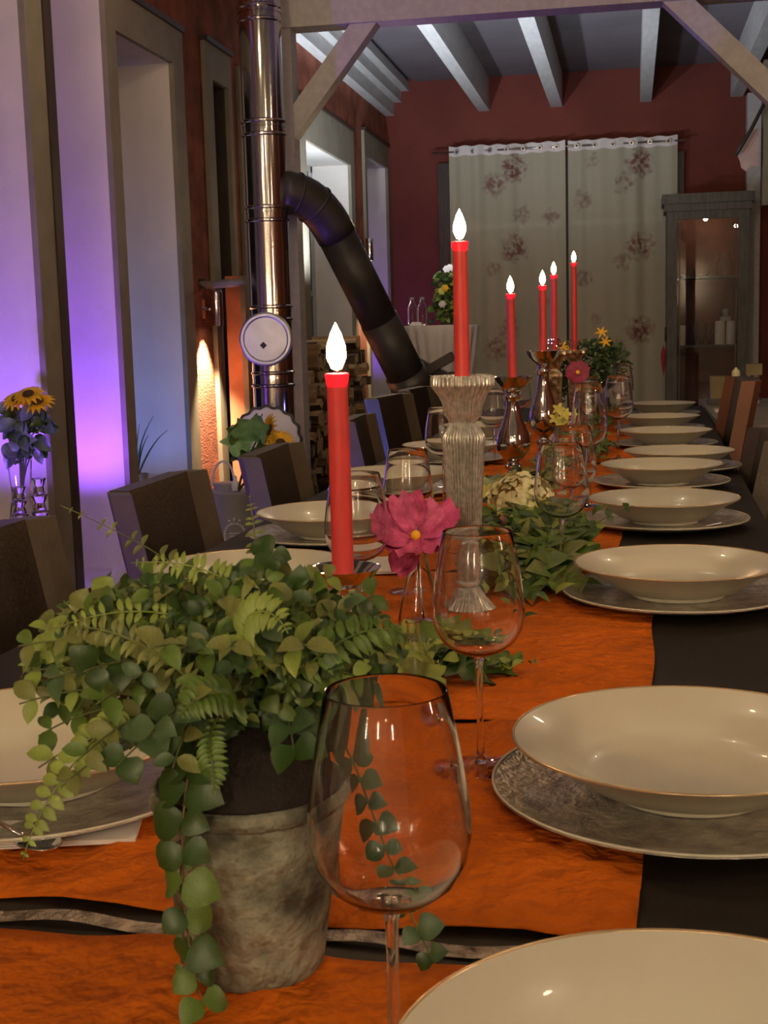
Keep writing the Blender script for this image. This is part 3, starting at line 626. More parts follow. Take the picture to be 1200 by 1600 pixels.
for i in range(70):
    a=R.uniform(0,2*PI); e=R.uniform(-.3,1.3); rr=R.uniform(.034,.050); c=P(812,780,2.24)+Vector((rr*math.cos(a)*math.cos(e)*1.2,rr*math.sin(a)*math.cos(e),rr*math.sin(e)*.9)); nn=(c-P(812,792,2.24)).normalized()
    fr=frame_mat(c,nn.orthogonal(),nn,1)
    for k_ in range(4): addleaf(hb,ROUND,fr@Matrix.Rotation(k_*PI/2+a,4,'Z')@Matrix.Rotation(R.uniform(-.5,.2),4,'Y')@Matrix.Diagonal((.0155,.014,.014,1)))
gb=MB()
for i in range(420):
    px=R.gauss(835,48); py=R.gauss(855,32)
    if px>930 or px<735 or py<800: continue
    p=PC(px,py,2.12-(py-800)*.0022+R.uniform(-.03,.05),.782); addleaf(gb,R.choice((LANCE,LANCE,OVAL)),frame_mat(p,(R.uniform(-1,1),R.uniform(-1,.3),R.uniform(0,.9)),(R.uniform(-.5,.5),-.6,.8),R.uniform(.018,.034)),R.choice((0,0,1,1,2,4)))
gb.build('foliage',LG,ga)['kind']='stuff'
hb.build('hydrangea_head','creampet',ga)['kind']='stuff'
for q in [(800,822,2.2),(822,836,2.2),(846,820,2.2),(835,845,2.2),(790,805,2.2),(760,768,2.25),(842,795,2.2)]:
    c=P(*q); sub=MB().tube([c,c+Vector((0,.02,.01))],.001,5).build('freesia','stemg',ga)
    mb=MB(); fr=frame_mat(c,(1,0,0),(R.uniform(-.4,.4),-.8,.3),1)
    for k_ in range(6): addleaf(mb,OVAL,fr@Matrix.Rotation(k_*PI/3,4,'Z')@Matrix.Rotation(-.35,4,'Y')@Matrix.Diagonal((.016,.014,.015,1)))
    mb.build('petals','yellowgreen',sub)
MB().lathe([(0,-.009),(.007,-.004),(.008,.002),(.004,.009),(0,.011)],12,c=P(786,815,2.18)).build('bud','pinkbud',ga)
sprig(ga,[P(850,850,2.1),P(900,870,2.0),P(930,800,2.0),P(990,790,2.0)],OVAL,L_dark,None,n=5,size=.017)
garland('leaf_garland','dark leafy garland around the silver candlesticks',[TT(-.24,2.62,.77),TT(-.3,2.9,.775),TT(-.22,3.3,.775),TT(-.26,3.6,.77)],260,.03,(1,0,4),.045,6)
garland('leaf_garland','dark green leafy garland beside the sixth right-hand plate',[TT(-.22,3.5,.77),TT(-.14,3.85,.775),TT(-.17,4.1,.78)],150,.028,(0,1),.035,7)
garland('leaf_garland','dark leafy garland at the far end of the table by the last plates',[TT(-.24,4.4,.77),TT(-.18,5.0,.78),TT(-.17,5.4,.78)],150,.03,(0,1),.038,8)
# far yellow and green bouquet
bq=thing('yellow_bouquet','bushy far bouquet of dark leaves and yellow petals right of the last candle','flowers',(P(930,600,5.2).x,5.2,.7615),world=True)
MB().lathe([(0,0),(.04,0),(.045,.05),(.035,.1),(.033,.1),(.042,.05),(.037,.004),(0,.004)],24,c=(bq.location.x,5.2,.7615)).build('vase','iron',bq)
mb=MB()
for i in range(420):
    th=R.uniform(0,2*PI); rr=math.sqrt(R.random()); p=P(935+48*rr*math.cos(th),570+38*rr*math.sin(th),5.2+R.uniform(-.08,.08)); addleaf(mb,R.choice((OVAL,LANCE)),frame_mat(p,(R.uniform(-1,1),R.uniform(-1,.5),R.uniform(-.4,1)),(0,-.7,.6),R.uniform(.02,.04)),R.randrange(3))
for i in range(120):
    th=R.uniform(0,2*PI); p=P(880+14*R.random()*math.cos(th),585+45*R.random()*math.sin(th),5.15); addleaf(mb,OVAL,frame_mat(p,(R.uniform(-1,1),-1,R.uniform(-.4,1)),(0,-.7,.6),.03),0)
mb.build('foliage',[LG[0],LG[3],LG[0]],bq)['kind']='stuff'
for px,py in [(880,543),(886,550),(940,520),(946,535),(876,558)]:
    mb=MB(); c=P(px,py,5.1); fr=frame_mat(c,(1,0,0),(0,-.8,.5),1)
    for k_ in range(6): addleaf(mb,LANCE,fr@Matrix.Rotation(k_*PI/3+.2,4,'Z')@Matrix.Rotation(-.3,4,'Y')@Matrix.Diagonal((.028,.022,.02,1)))
    mb.build('yellow_petals','yellow',bq)
lily=thing('lily_sprig','pale yellow-green lily sprig low beside the taller silver candlestick','flower',tuple(P(872,650,3.5)),world=True)
stemtube([P(868,690,3.5),P(872,670,3.5),P(874,640,3.5)],.0015,lily)
for px,py in [(873,640),(884,648),(868,655),(878,660)]:
    mb=MB(); fr=frame_mat(P(px,py,3.48),(1,0,0),(R.uniform(-.5,.5),-.8,.4),1)
    for k_ in range(5): addleaf(mb,OVAL,fr@Matrix.Rotation(k_*1.256,4,'Z')@Matrix.Rotation(-.3,4,'Y')@Matrix.Diagonal((.02,.018,.02,1)))
    mb.build('petals','yellowgreen',lily)
# napkins, fork
def napkin(p,rz,lab,w_=.11,d_=.11):
    t=thing('paper_napkin',lab,'napkin',p,'folded white paper napkins'); t.rotation_euler=(0,0,rz)
    for i in range(3): MB().box(-w_/2+.002*i,w_/2,-d_/2,d_/2-.002*i,.0016*i,.0016*i+.0012,M4=Matrix.Rotation(.01*i,4,'Y')).build('fold','paper',t)
napkin(PZ(100,1318,.765)+Vector((-.02,.015,0)),.25,'folded white paper napkin at the nearest left-hand setting',.14,.05)
napkin(PZ(595,885,.7665)+Vector((-.01,0,0)),.3,'white paper napkin below the wine glass by the near candle',.10,.14)
sp=thing('spoon','silver spoon on the napkin at the nearest left-hand setting','cutlery',PZ(60,1322,.7735)); sp.rotation_euler=(0,0,2.6)
MB().lathe([(0,0),(.012,.001),(.0155,.004),(.0145,.0045),(.011,.002),(0,.001)],20,M4=Matrix.Diagonal((1.45,1,1,1))).build('bowl','silver',sp)
MB().tube([(.02,0,.003),(.06,0,.007),(.11,0,.003)],[.0022,.0016,.003],8).build('handle','silver',sp)
# ================================================================ CHAIRS
def mk_chair(mm='leather',m2='leather_lit'):
    t=thing('dining_chair','','chair',(0,0,0)); RK=.20
    def bk(y,z,x): return Vector((x-RK*(z-.45),y,z))
    def slab(y0,y1,z0,z1,xf0,xf1,th,sm_=False):
        v=[];N=8
        mb=MB()
        for j in range(N+1):
            z=z0+(z1-z0)*j/N
            for (y,x) in ((y0,xf0),(y1,xf1),(y1,xf1-th),(y0,xf0-th)): v.append(bk(y,z,x))
        f=[]
        for j in range(N):
            for k_ in range(4): k2=(k_+1)%4; f.append((4*j+k_,4*j+k2,4*j+4+k2,4*j+4+k_))
        f+=[(3,2,1,0),(4*N,4*N+1,4*N+2,4*N+3)]; return mb.add(v,f,0,False)
    o=slab(-.17,.17,.42,.85,0,0,.04).build('backrest',mm,t)
    slab(-.225,-.17,.42,.848,.028,0,.045).build('backrest_side',m2,t); slab(.17,.225,.42,.848,0,.028,.045).build('backrest_side',m2,t)
    mb=MB().box(.0,.43,-.22,.22,.40,.47); sob=mb.build('seat',mm,t); bv=sob.modifiers.new('b','BEVEL'); bv.width=.015; bv.segments=3
    for x in (.40,-.01):
        for y in (-.20,.20): MB().box(x-.018,x+.018,y-.018,y+.018,0,.40).build('leg','legwood',t)
    return t
c0=mk_chair()
g='brown dining chairs on the left side of the table'
cs=[(1.83,-.905,0,1,'nearest left-hand brown dining chair, cut by the frame edge'),(2.545,-.872,.0,1,'second brown dining chair, in front of the violet wall niche'),(3.23,-.82,.02,1,'third brown dining chair, right of the grey churn'),(4.40,-.84,.04,1,'fourth brown dining chair, just right of the near candle'),(5.12,-.86,-.12,1.04,'fifth brown dining chair, under the black flue'),(5.95,-.88,-.1,1.03,'sixth brown dining chair, behind the ribbed candlestick')]
for i,(y,x,rz,s,lab) in enumerate(cs):
    c=c0 if i==0 else dup(c0); c.location=(x-.0,y,0); c.rotation_euler=(0,0,rz); c.scale=(s,s,s); c['label']=lab; c['group']=g
rcx=dup(c0,(.30,4.75,0),'cognac-edged brown dining chair on the right side of the table',PI+.05,'chairs on the right side'); rcx.scale=(1,1,1.11)
for ch in [o for o in col.objects if o.parent==rcx and o.name.startswith('backrest')]: ch.data=ch.data.copy(); ch.data.materials[0]=M['rust'] if 'side' in ch.name else M['leather']
c=dup(c0,(.27,3.55,0),'nearer dark brown dining chair at the right frame edge',PI,'chairs on the right side')
# ================================================================ FLUE, STOVE
pi=thing('flue_pipe','tall stainless steel flue pipe with clamp bands and round clean-out cap','flue pipe',(-1.68,6.1,0),world=True)
X,Y=-1.682,6.1; rr=.0985
zz=[.03,.62,.93,1.24,1.70,2.09,2.6,3.35]
for a,c in zip(zz[:-1],zz[1:]): MB().lathe([(rr*1.015,a),(rr,a+.02),(rr,c-.02),(rr*.99,c)],48,c=(X,Y,0)).build('pipe_section','steel',pi)
for z in (.62,.93,1.24,1.70,2.09,2.6):
    for dz in (-.035,.025): MB().lathe([(rr+.001,z+dz-.009),(rr+.007,z+dz-.004),(rr+.007,z+dz+.004),(rr+.001,z+dz+.009)],48,c=(X,Y,0)).build('clamp_band','steel',pi)
mt=frame_mat(Vector((X,Y,1.115)),(0,0,1),(.10,-.99,-.02),1)
MB().lathe([(.098,0),(.098,.13),(.104,.135),(.104,.155)],48,M4=mt).build('tee_branch','steel',pi)
MB().lathe([(.104,.150),(.119,.153),(.125,.160),(.125,.170),(.117,.176),(.106,.176),(.100,.170),(0,.170)],56,M4=mt).build('clean_out_cap',mat('brushed_cap',(.66,.68,.66),.35,metal=.9,var=.12,scale=9),pi)
MB().box(-.012,.012,-.012,.012,.171,.1725,M4=mt@Matrix.Translation((-.028,.012,0))@Matrix.Rotation(.75,4,'Z')).build('cap_mark','black',pi)
p0=Vector((-1.62,6.13,1.80)); p1=Vector((-1.56,6.17,1.775)); p2=Vector((-1.40,6.33,1.60)); p3=Vector((-1.10,6.70,.83))
bf=thing('black_flue','matt black stove flue slanting down from the steel pipe','flue pipe',tuple(p0),world=True)
el=bez([p0,p0+Vector((.09,.05,0)),p1+Vector((.10,.09,-.02)),p2],10); MB().tube(el,.098,32).build('elbow','iron',bf)
for i in (2,5): MB().tube([el[i],el[i].lerp(el[i+1],.25)],.104,32).build('elbow_seam','iron',bf)
MB().tube([p2,p2.lerp(p3,.55)],.094,32).build('pipe_section','iron',bf); MB().tube([p2.lerp(p3,.53),p2.lerp(p3,.92)],.099,32).build('pipe_section','iron',bf)
MB().tube([p2.lerp(p3,.88),p3],.108,32).build('collar',mat('grey_iron',(.085,.08,.065),.4,metal=.4,var=.15),bf)
so=thing('iron_stove','round black iron stove under the slanting flue behind the chairs','stove',(-1.06,6.82,0),world=True)
MB().lathe([(0,.10),(.26,.10),(.28,.14),(.28,.66),(.25,.70),(.17,.80),(.12,.83),(0,.83)],40,c=(-1.06,6.84,0)).build('stove_body','iron',so)
for a in (.6,2.6,4.7): MB().tube([(-1.06+.2*math.cos(a),6.84+.2*math.sin(a),.12),(-1.06+.25*math.cos(a),6.84+.25*math.sin(a),0)],.02,8).build('leg','iron',so)
MB().box(-1.14,-.98,6.545,6.565,.3,.55).build('stove_door','iron',so)
xs_=thing('crossed_iron_bars','pair of thick crossed black iron bars in front of the cocktail table','stand',(-1.0,7.3,0),world=True)
def bar(p,q,w_=.10): return beam_between(p,q,w_,.05).build('bar','iron',xs_)
bar(P(632,600,7.3),P(708,556,7.3)); bar(P(620,550,7.36),P(715,598,7.36)); MB().box(-1.2,-1.12,7.3,7.36,0,.86).build('upright','iron',xs_); MB().box(-1.0,-.94,7.3,7.36,0,.9).build('upright','iron',xs_)
# ================================================================ FIREWOOD
fw=thing('firewood_stack','stack of split firewood logs against the left wall behind the flue','firewood',(-2.0,7.9,0),world=True)
def logmesh(seed):
    r=random.Random(seed); n=r.choice((4,5,6)); mb=MB(); L=.33
    pts=[(math.cos(2*PI*i/n+r.uniform(-.3,.3))*r.uniform(.6,1)*.062,math.sin(2*PI*i/n+r.uniform(-.3,.3))*r.uniform(.45,.95)*.05) for i in range(n)]
    v=[(-L/2,a,c) for a,c in pts]+[(L/2,a+r.uniform(-.004,.004),c) for a,c in pts]
    for i in range(n): mb.add(v,[(i,(i+1)%n,n+(i+1)%n,n+i)],0 if i<n//2 else 1,False)
    mb.add(v,[tuple(range(n))[::-1],tuple(range(n,2*n))],1,False)
    me=bpy.data.meshes.new('log'); me.from_pydata(mb.v,[],mb.f); me.materials.append(M['bark']); me.materials.append(M['logwood']); me.polygons.foreach_set('material_index',mb.mi); me.update(); return me
LM=[logmesh(i) for i in range(8)]
row=0; z=.06
while z<1.08:
    y=7.05+.05*(row%2); 
    while y<9.1:
        if z<1.0-(.12 if y>8.3 else 0) or R.random()<.45:
            o=bpy.data.objects.new('log',R.choice(LM)); col.objects.link(o); o.parent=fw
            o.location=Vector((-1.975+R.uniform(-.05,.05),y,z+R.uniform(-.006,.006)))-Vector(fw['_org']); o.rotation_euler=(R.uniform(0,6.3),R.uniform(-.05,.05),R.uniform(-.13,.13))
        y+=.105
    row+=1; z+=.082
MB().box(-2.14,-2.06,6.86,6.92,0,1.45).build('rack_upright','terra',fw); MB().box(-2.06,-2.03,6.86,6.92,0,1.45).build('rack_upright_edge','trim',fw)
# ================================================================ SCONCES & LEDs
def sconce(y,z,lab,pw):
    t=thing('wall_spotlight',lab,'lamp',(W,y,z),'cylindrical wall spotlights on the brick piers')
    MB().box(0.001,.014,-.025,.025,-.05,.05).build('wall_plate','chrome',t); MB().tube([(.01,0,0),(.07,0,0)],.008,8).build('arm','chrome',t)
    MB().lathe([(.030,-.09),(.032,-.085),(.032,.085),(.030,.09),(0,.09)],24,c=(.085,0,0)).build('cylinder_shade','chrome',t)
    MB().lathe([(0,-.088),(.027,-.088)],16,c=(.085,0,0)).build('bulb','bulb',t)
    light('SPOT','spot_light',(W+.085,y,z-.10),pw,WARM,.02,(W-.03,y,z-.55),spot_size=math.radians(75),spot_blend=.6)
sconce(6.62,1.275,'chrome cylinder wall spotlight on the red pier left of the steel flue',120)
sconce(10.79,1.80,'chrome cylinder wall spotlight on the far red pier behind the flue',90)
br=thing('driftwood_branch','pale grey driftwood branch on a small wall bracket above the spotlight','branch',(-2.15,6.55,1.41),world=True)
MB().tube([P(308,440,6.62),P(325,446,6.6),P(350,443,6.55),P(368,442,6.5),P(386,441,6.5)],[.012,.02,.022,.02,.008],8).build('branch',mat('driftwood',(.30,.25,.23),.8,var=.2),br)
MB().box(W+.001,W+.03,6.60,6.64,1.38,1.43).build('bracket','iron',br)
def led(p,m,lab,s=.016):
    t=thing('led_lamp',lab,'lamp',p,'small LED lamps'); MB().lathe([(0,-s),(s*.8,-s*.6),(s,0),(s*.8,s*.6),(0,s)],14).build('diffuser',m,t)
    MB().lathe([(0,-s*1.5),(s*.7,-s*1.5),(s*.8,-s*.5)],12).build('base','black',t); return t
led(P(580,461,11.3),'white_led','small white LED light in the far violet niche beside the flue',.03)
ql=P(583,638,5.9); bl=led(ql,'violet_led','small blue LED light at the top corner of the fifth left chair',.016); MB().tube([(0,0,-.02),(0,0,-ql.z+.01)],.006,8).build('pole','black',bl); MB().lathe([(0,-ql.z),(.08,-ql.z),(.08,-ql.z+.012),(0,-ql.z+.015)],24).build('foot_plate','black',bl)
for p,lab in (((-2.36,4.97,.145),'low violet LED uplight on the sill of the violet niche'),((-2.36,5.62,.475),'low blue LED uplight on the sill of the blue niche')): led(p,'violet_led',lab,.02)
for i,b in enumerate(BULBS):
    t=thing('ceiling_spot','warm ceiling spot lamp over the near room','lamp',b,'warm ceiling spots'); MB().lathe([(.045,.10),(.05,.02),(.048,.02),(.04,.10)],20,closed=True).build('shade','chrome',t); MB().tube([(0,0,.09),(0,0,3.06-b[2])],.006,6).build('rod','chrome',t)
def streak_tube(p,lab,h=.7):  # added out of view, to draw tall streaks in the glasses
    t=thing('added_tube',lab,'lamp',p,'unseen tubes added for streaks in the glasses'); MB().lathe([(0,0),(.015,.003),(.015,h-.003),(0,h)],16).build('tube','tube',t)
    for z in (-.04,h): MB().lathe([(0,z),(.032,z),(.032,z+.04),(0,z+.04)],16).build('end_cap','chrome',t)
M['tube']=emit('tube_glow',(1,.80,.55),120)
streak_tube((-1.5,-2.55,1.5),'unseen warm tube added at left on the back wall'); streak_tube((-.3,-2.55,1.5),'unseen warm tube added at the middle of the back wall'); streak_tube((1.1,-2.55,1.5),'unseen warm tube added at right on the back wall')
streak_tube((2.35,1.0,1.5),'unseen warm tube added on the right wall')
# ================================================================ CHURN, BOUQUET, TRAY
cn=thing('milk_churn','pale grey enamel churn with white crest on its front, between two left chairs','churn',(-1.69,5.4,0),world=True)
MB().lathe([(0,.0),(.095,.0),(.098,.01),(.100,.45),(.104,.46),(.104,.472),(.095,.478),(0,.48)],48,c=(-1.69,5.4,0)).build('body','churn',cn)
MB().lathe([(0,.478),(.05,.478),(.052,.505),(.045,.51),(0,.51)],32,c=(-1.72,5.4,0)).build('lid','churn',cn)
MB().tube(bez([(-1.765,5.36,.50),(-1.765,5.36,.64),(-1.66,5.36,.64),(-1.67,5.36,.50)],14),.005,8).build('handle','white_paint',cn)
cr=MB(); cc=Vector((-1.655,5.302,.30)); 
import math as _m
def onbody(u,v): a=-PI/2+.32+u/.1; return Vector((-1.69+.1012*_m.cos(a),5.4+.1012*_m.sin(a),.29+v))
for k_ in range(22):
    a=2*PI*k_/22; cr.tube([onbody(.042*_m.cos(a),.05*_m.sin(a)),onbody(.049*_m.cos(a+.25),.058*_m.sin(a+.25))],.004,5)
for dx in (-.02,0,.02): cr.tube([onbody(dx,.062),onbody(dx*1.2,.078-abs(dx)*.4)],.005,5)
for dz in (.012,0,-.012): cr.tube([onbody(-.022,dz),onbody(.022,dz)],.0022,5)
cr.build('white_crest','white_paint',cn)
tag(MB().lathe([(0,0),(.016,0),(.017,.03),(.012,.04),(.008,.045),(.008,.06),(.005,.065),(0,.065)],16).build('small_bottle','white_paint',loc=(-1.655,5.33,.482)),'tiny white bottle standing on the grey churn','bottle')
sb=thing('sunflower_bouquet','yellow sunflower with large green leaves behind the third left chair','flowers',(-1.60,5.25,.482),world=True)
stemtube([(-1.64,5.33,.484),P(375,740,5.2),P(400,690,5.1)],.006,sb); stemtube([(-1.64,5.33,.484),P(400,730,5.2),P(432,690,5.1)],.006,sb)
for a,c,mi in [((395,690),(345,690),5),((395,690),(372,655),5),((400,690),(400,648),5),((390,700),(360,720),3),((405,690),(425,705),1),((400,680),(420,665),5),((385,685),(355,670),1),((410,700),(395,725),3)]:
    bigleaf(sb,P(*a,5.1),P(*c,5.02),.42,mi,up=(0,-1,.3),lob=2)
for px,py,rd,nr in ((424,672,.055,(-.75,-.6,.2)),(438,694,.05,(.3,-.7,.5))):
    c=P(px,py,5.05); fr=frame_mat(c,Vector(nr).orthogonal(),nr,1); 
    for k_ in range(18): mb=MB(); addleaf(mb,LANCE,fr@Matrix.Rotation(k_*2*PI/18,4,'Z')@Matrix.Rotation(-.25,4,'Y')@Matrix.Translation((rd*.3,0,0))@Matrix.Diagonal((rd,rd*1.0,rd,1))); mb.build('petal','yellow',sb)
    MB().lathe([(rd*.42,0),(rd*.4,.012),(0,.018)],20,M4=fr).build('flower_centre','disk',sb)
# scalloped tray
ty=thing('scalloped_sign','round white sign with black scalloped rim and black line drawing, leaning by the flue','sign',tuple(P(418,690,5.75)),world=True)
fr=frame_mat(P(418,688,5.75),(1,.12,0),(.12,-1,.12),1)
MB().lathe([(0,0),(.148,0,1),(.148,.008,1),(0,.008)],120,M4=fr,ribs=16,amp=.02).build('face','white_paint',ty)
MB().lathe([(.146,-.002,1),(.158,-.002,1),(.158,.014,1),(.146,.014,1)],120,M4=fr,ribs=16,amp=.03,closed=True).build('rim','black',ty)
for a,c in (((-.07,.10),(-.04,.11)),((-.10,.09),(-.04,.055)),((-.02,.12),(-.065,.0)),((.03,.04),(.09,.03)),((-.04,-.03),(-.02,-.045))):
    MB().tube([fr@Vector((a[0],a[1],.010)),fr@Vector((c[0],c[1],.010))],.003,6).build('drawn_line','black',ty)
MB().tube([fr@Vector((0,-.15,0)),(P(418,760,5.75).x,5.78,0)],.012,8).build('support_rod','iron',ty)
# ================================================================ NICHE ITEMS
nv=thing('glass_vase','clear tall glass vase on the sill of the nearest left niche','vase',(P(42,780,4.45).x-.02,4.45,.452))
MB().lathe([(0,0),(.05,0),(.055,.01),(.035,.12),(.045,.26),(.060,.28),(.057,.28),(.041,.26),(.031,.12),(.05,.015),(0,.01)],32).build('glass_body','glass',nv)
nf=thing('dark_sunflower_bunch','bunch of drooping sunflowers with dark leaves in the niche vase','flowers',tuple(nv.location+Vector((0,0,.02))),world=True)
org=Vector(nf['_org'])
for i in range(5): stemtube([org,org+Vector((0,0,.3)),P(30+12*i,660+8*i,4.45)],.004,nf)
mb=MB()
for i in range(90):
    p=P(R.uniform(15,72),R.uniform(630,700),4.45+R.uniform(-.05,.05)); addleaf(mb,OVAL,frame_mat(p,(R.uniform(-1,1),-.3,R.uniform(-1,.1)),(0,-1,.2),R.uniform(.05,.09)),R.randrange(2))
mb.build('foliage',[LG[0],LG[3]],nf)['kind']='stuff'
for px,py in ((28,625),(60,630),(45,618)):
    fr=frame_mat(P(px,py,4.42),(1,0,0),(R.uniform(-.3,.3),-.5,.8),1); mb=MB()
    for k_ in range(16): addleaf(mb,LANCE,fr@Matrix.Rotation(k_*PI/8,4,'Z')@Matrix.Rotation(-.1,4,'Y')@Matrix.Diagonal((.065,.06,.05,1)))
    mb.build('petals','yellow',nf); MB().lathe([(.025,0),(.02,.012),(0,.015)],14,M4=fr).build('flower_centre','disk',nf)
for i,(px,z0,h,lab) in enumerate(((62,.452,.20,'right-hand crystal goblet in the nearest left niche'),(30,.452,.17,'left-hand crystal goblet in the nearest left niche'))):
    t=thing('crystal_goblet',lab,'glass',(P(px,780,4.38).x,4.38,z0),'crystal goblets in the niche')
    for k_,(a,c) in enumerate(((0,.4),(.38,.7),(.68,1))):
        mb=MB().lathe([(0,a*h),(.03-.004*k_,a*h+.005),(.018,(a+c)/2*h),(.034-.003*k_,c*h-.004),(0,c*h)],10)
        mb.sm=[False]*len(mb.sm); mb.build('facet_ball','glass',t)
gp=thing('grass_plant','thin turquoise-green grass blades in a small pot on the blue niche sill','plant',(-2.245,5.75,.452),world=True)
MB().lathe([(0,0),(.03,0),(.04,.06),(.036,.06),(.028,.005),(0,.005)],20,c=(-2.245,5.75,.452)).build('pot','churn',gp)
for a in [((212,750),(214,690),(240,650)),((212,750),(205,700),(206,640)),((214,750),(218,700),(232,680)),((212,750),(216,720),(222,690)),((213,750),(235,690),(262,672)),((212,750),(212,700),(218,662))]:
    MB().tube(bez([P(*a[0],5.75),P(*a[1],5.72),P(*a[2],5.7)],8),.006,5,taper=.85).build('blade',LG[3],gp)
lu=MB(); lu.lathe([(0,0),(.13,0),(.135,.12),(.10,.19),(.05,.22),(0,.225)],32,ribs=7,amp=.04); tag(lu.build('white_pouf','linen',loc=(-2.02,5.1,0)),'white fabric pouf on the floor below the violet niche','pouf')
# ================================================================ COCKTAIL TABLE
kt=thing('cocktail_table','tall round cocktail table with pleated white cloth by the far wall','table',(-1.355,9.5,0))
pr=[(0,1.165,0),(.285,1.165,0),(.288,1.15,.1),(.283,1.10,.3),(.26,.95,.8),(.22,.75,1),(.15,.55,.6),(.16,.45,.6),(.22,.2,1),(.25,.02,1)]
MB().lathe(pr,200,ribs=22,amp=.05).build('table_skirt','linen',kt)
def waterb(x,y,lab):
    t=thing('water_bottle',lab,'bottle',(x,y,1.166),'glass bottles on the cocktail table')
    MB().lathe([(0,0),(.032,0),(.034,.01),(.034,.12),(.026,.15),(.015,.17),(.015,.185),(.013,.185),(.013,.17),(.024,.15),(.032,.12),(.032,.012),(0,.01)],24).build('glass_body','glass',t); MB().lathe([(0,.184),(.017,.184),(.017,.20),(0,.202)],16).build('cap','churn',t)
waterb(-1.545,9.42,'left glass bottle on the cocktail table'); waterb(-1.470,9.40,'right glass bottle on the cocktail table')
cn2=thing('paper_tent_card','small white folded card in front of the bottles on the cocktail table','card',(-1.505,9.33,1.1665)); MB().add([(-.05,-.02,0),(.05,-.02,0),(-.05,.02,0),(.05,.02,0),(-.03,0,.025),(.03,0,.025)],[(0,1,5,4),(2,4,5,3)],0,False).build('card','paper',cn2)
ib=thing('potted_ivy','tall dark ivy bouquet with yellow and white blooms on the cocktail table','plant',(-1.30,9.5,1.166),world=True)
MB().lathe([(0,0),(.05,0),(.06,.09),(.055,.09),(.045,.005),(0,.005)],20,c=tuple(ib.location)).build('pot','iron',ib)
mb=MB()
for i in range(260):
    p=P(R.gauss(700,9),R.uniform(430,500),9.5+R.uniform(-.06,.06)); addleaf(mb,R.choice((OVAL,ROUND)),frame_mat(p,(R.uniform(-1,1),-.5,R.uniform(-.8,.6)),(0,-1,.4),R.uniform(.04,.065)),R.choice((0,0,1,2)))
mb.build('foliage',[LG[0],LG[1],LG[2]],ib)['kind']='stuff'
for px,py,mm in ((695,450,'yellow'),(690,455,'yellowgreen'),(698,420,'paper'),(703,418,'paper'),(691,475,'paper')):
    mb=MB(); fr=frame_mat(P(px,py,9.4),(1,0,0),(0,-1,.3),1)
    for k_ in range(6): addleaf(mb,ROUND,fr@Matrix.Rotation(k_*1.05,4,'Z')@Matrix.Diagonal((.03,.03,.03,1)))
    mb.build('bloom',mm,ib)
# ================================================================ CABINET
cb=thing('display_cabinet','tall grey-brown glass-fronted display cabinet by the far wall','cabinet',(.62,11.7,0),world=True)
x0,x1,y0,y1=.30,.97,11.50,11.94
MB().box(x0-.04,x1+.04,y0-.04,y1,2.12,2.20).build('cornice','cab',cb); MB().box(x0-.02,x1+.02,y0-.02,y1,2.06,2.12).build('cornice_step','cab',cb)
MB().box(x0,x1,y1-.02,y1,.1,2.06).build('back_panel','cabin',cb)
for a in (x0,x1-.025): MB().box(a,a+.025,y0+.03,y1-.02,.1,2.06).build('side_panel','cab',cb)
MB().box(x0,x1,y0,y1,0,.1).build('plinth','cab',cb)
for z in (.94,1.52): MB().box(x0+.025,x1-.025,y0+.05,y1-.02,z-.018,z).build('shelf','cab',cb)
MB().box(x0+.025,x1-.025,y0+.05,y1-.02,.40,.42).build('shelf','cab',cb)
dr=MB(); 
for a in ((x0,x0+.085,.1,2.06),(x1-.085,x1,.1,2.06),(x0+.085,x1-.085,1.99,2.06),(x0+.085,x1-.085,.1,.25)): dr.box(a[0],a[1],y0,y0+.028,a[2],a[3])
dro=dr.build('door','cab',cb); MB().box(x0+.085,x1-.085,y0+.011,y0+.015,.25,1.99).build('pane','glass',dro)
for a in (x0+.10,x1-.11): MB().box(a,a+.01,y0-.002,y0+.01,.25,1.99).build('pane_bead','cab',dro)
MB().tube([(x0-.01,y0-.02,.98),(x0-.01,y0-.03,1.06),(x0-.01,y0-.02,1.10)],.008,8).build('door_handle','iron',dro)
tas=MB().lathe([(0,.0),(.004,-.01),(.018,-.05),(.022,-.10),(.012,-.2),(0,-.26)],12); tag(tas.build('red_tassel',mat('red_tassel',(.35,.03,.03),.8),loc=(x0-.028,y0-.05,.95)),'red tassel hanging from the cabinet door handle','tassel')
MB().lathe([(.012,0),(.017,.02),(.0,.03)],8,c=(x0-.028,y0-.05,.95))
tm=mat('pillar_candle',(.62,.60,.52),.5,var=0)
def cyl(n,x,z,r,h,m,lab,cat,grp=None,prof=None):
    t=MB().lathe(prof or [(0,0),(r,0),(r*1.02,h*.1),(r,h*.97),(r*.9,h),(0,h)],20).build(n,m,loc=(x,11.74,z+.001)); return tag(t,lab,cat,grp)
cyl('pillar_candle',.435,.94,.033,.17,tm,'white pillar candle at left of the middle cabinet shelf','candle'); cyl('pillar_candle',.755,.94,.042,.20,tm,'greyer white pillar candle right of centre on the middle cabinet shelf','candle'); cyl('pillar_candle',.845,.94,.040,.20,tm,'rightmost white pillar candle on the middle cabinet shelf','candle')
vp=[(0,0),(.03,0),(.015,.02),(.03,.08),(.04,.10),(.025,.16),(.03,.19),(.028,.19),(.022,.16),(.036,.10),(.026,.08),(.01,.025),(0,.02)]
for x,lab in ((.535,'left crystal vase on the middle cabinet shelf'),(.60,'second crystal vase on the middle cabinet shelf'),(.665,'third crystal vase on the middle cabinet shelf'),(.893,'crystal vase at the right end of the middle cabinet shelf')): cyl('crystal_vase',x,.94,.03,.19,'glass',lab,'vase','crystal vases on the cabinet shelf',vp)
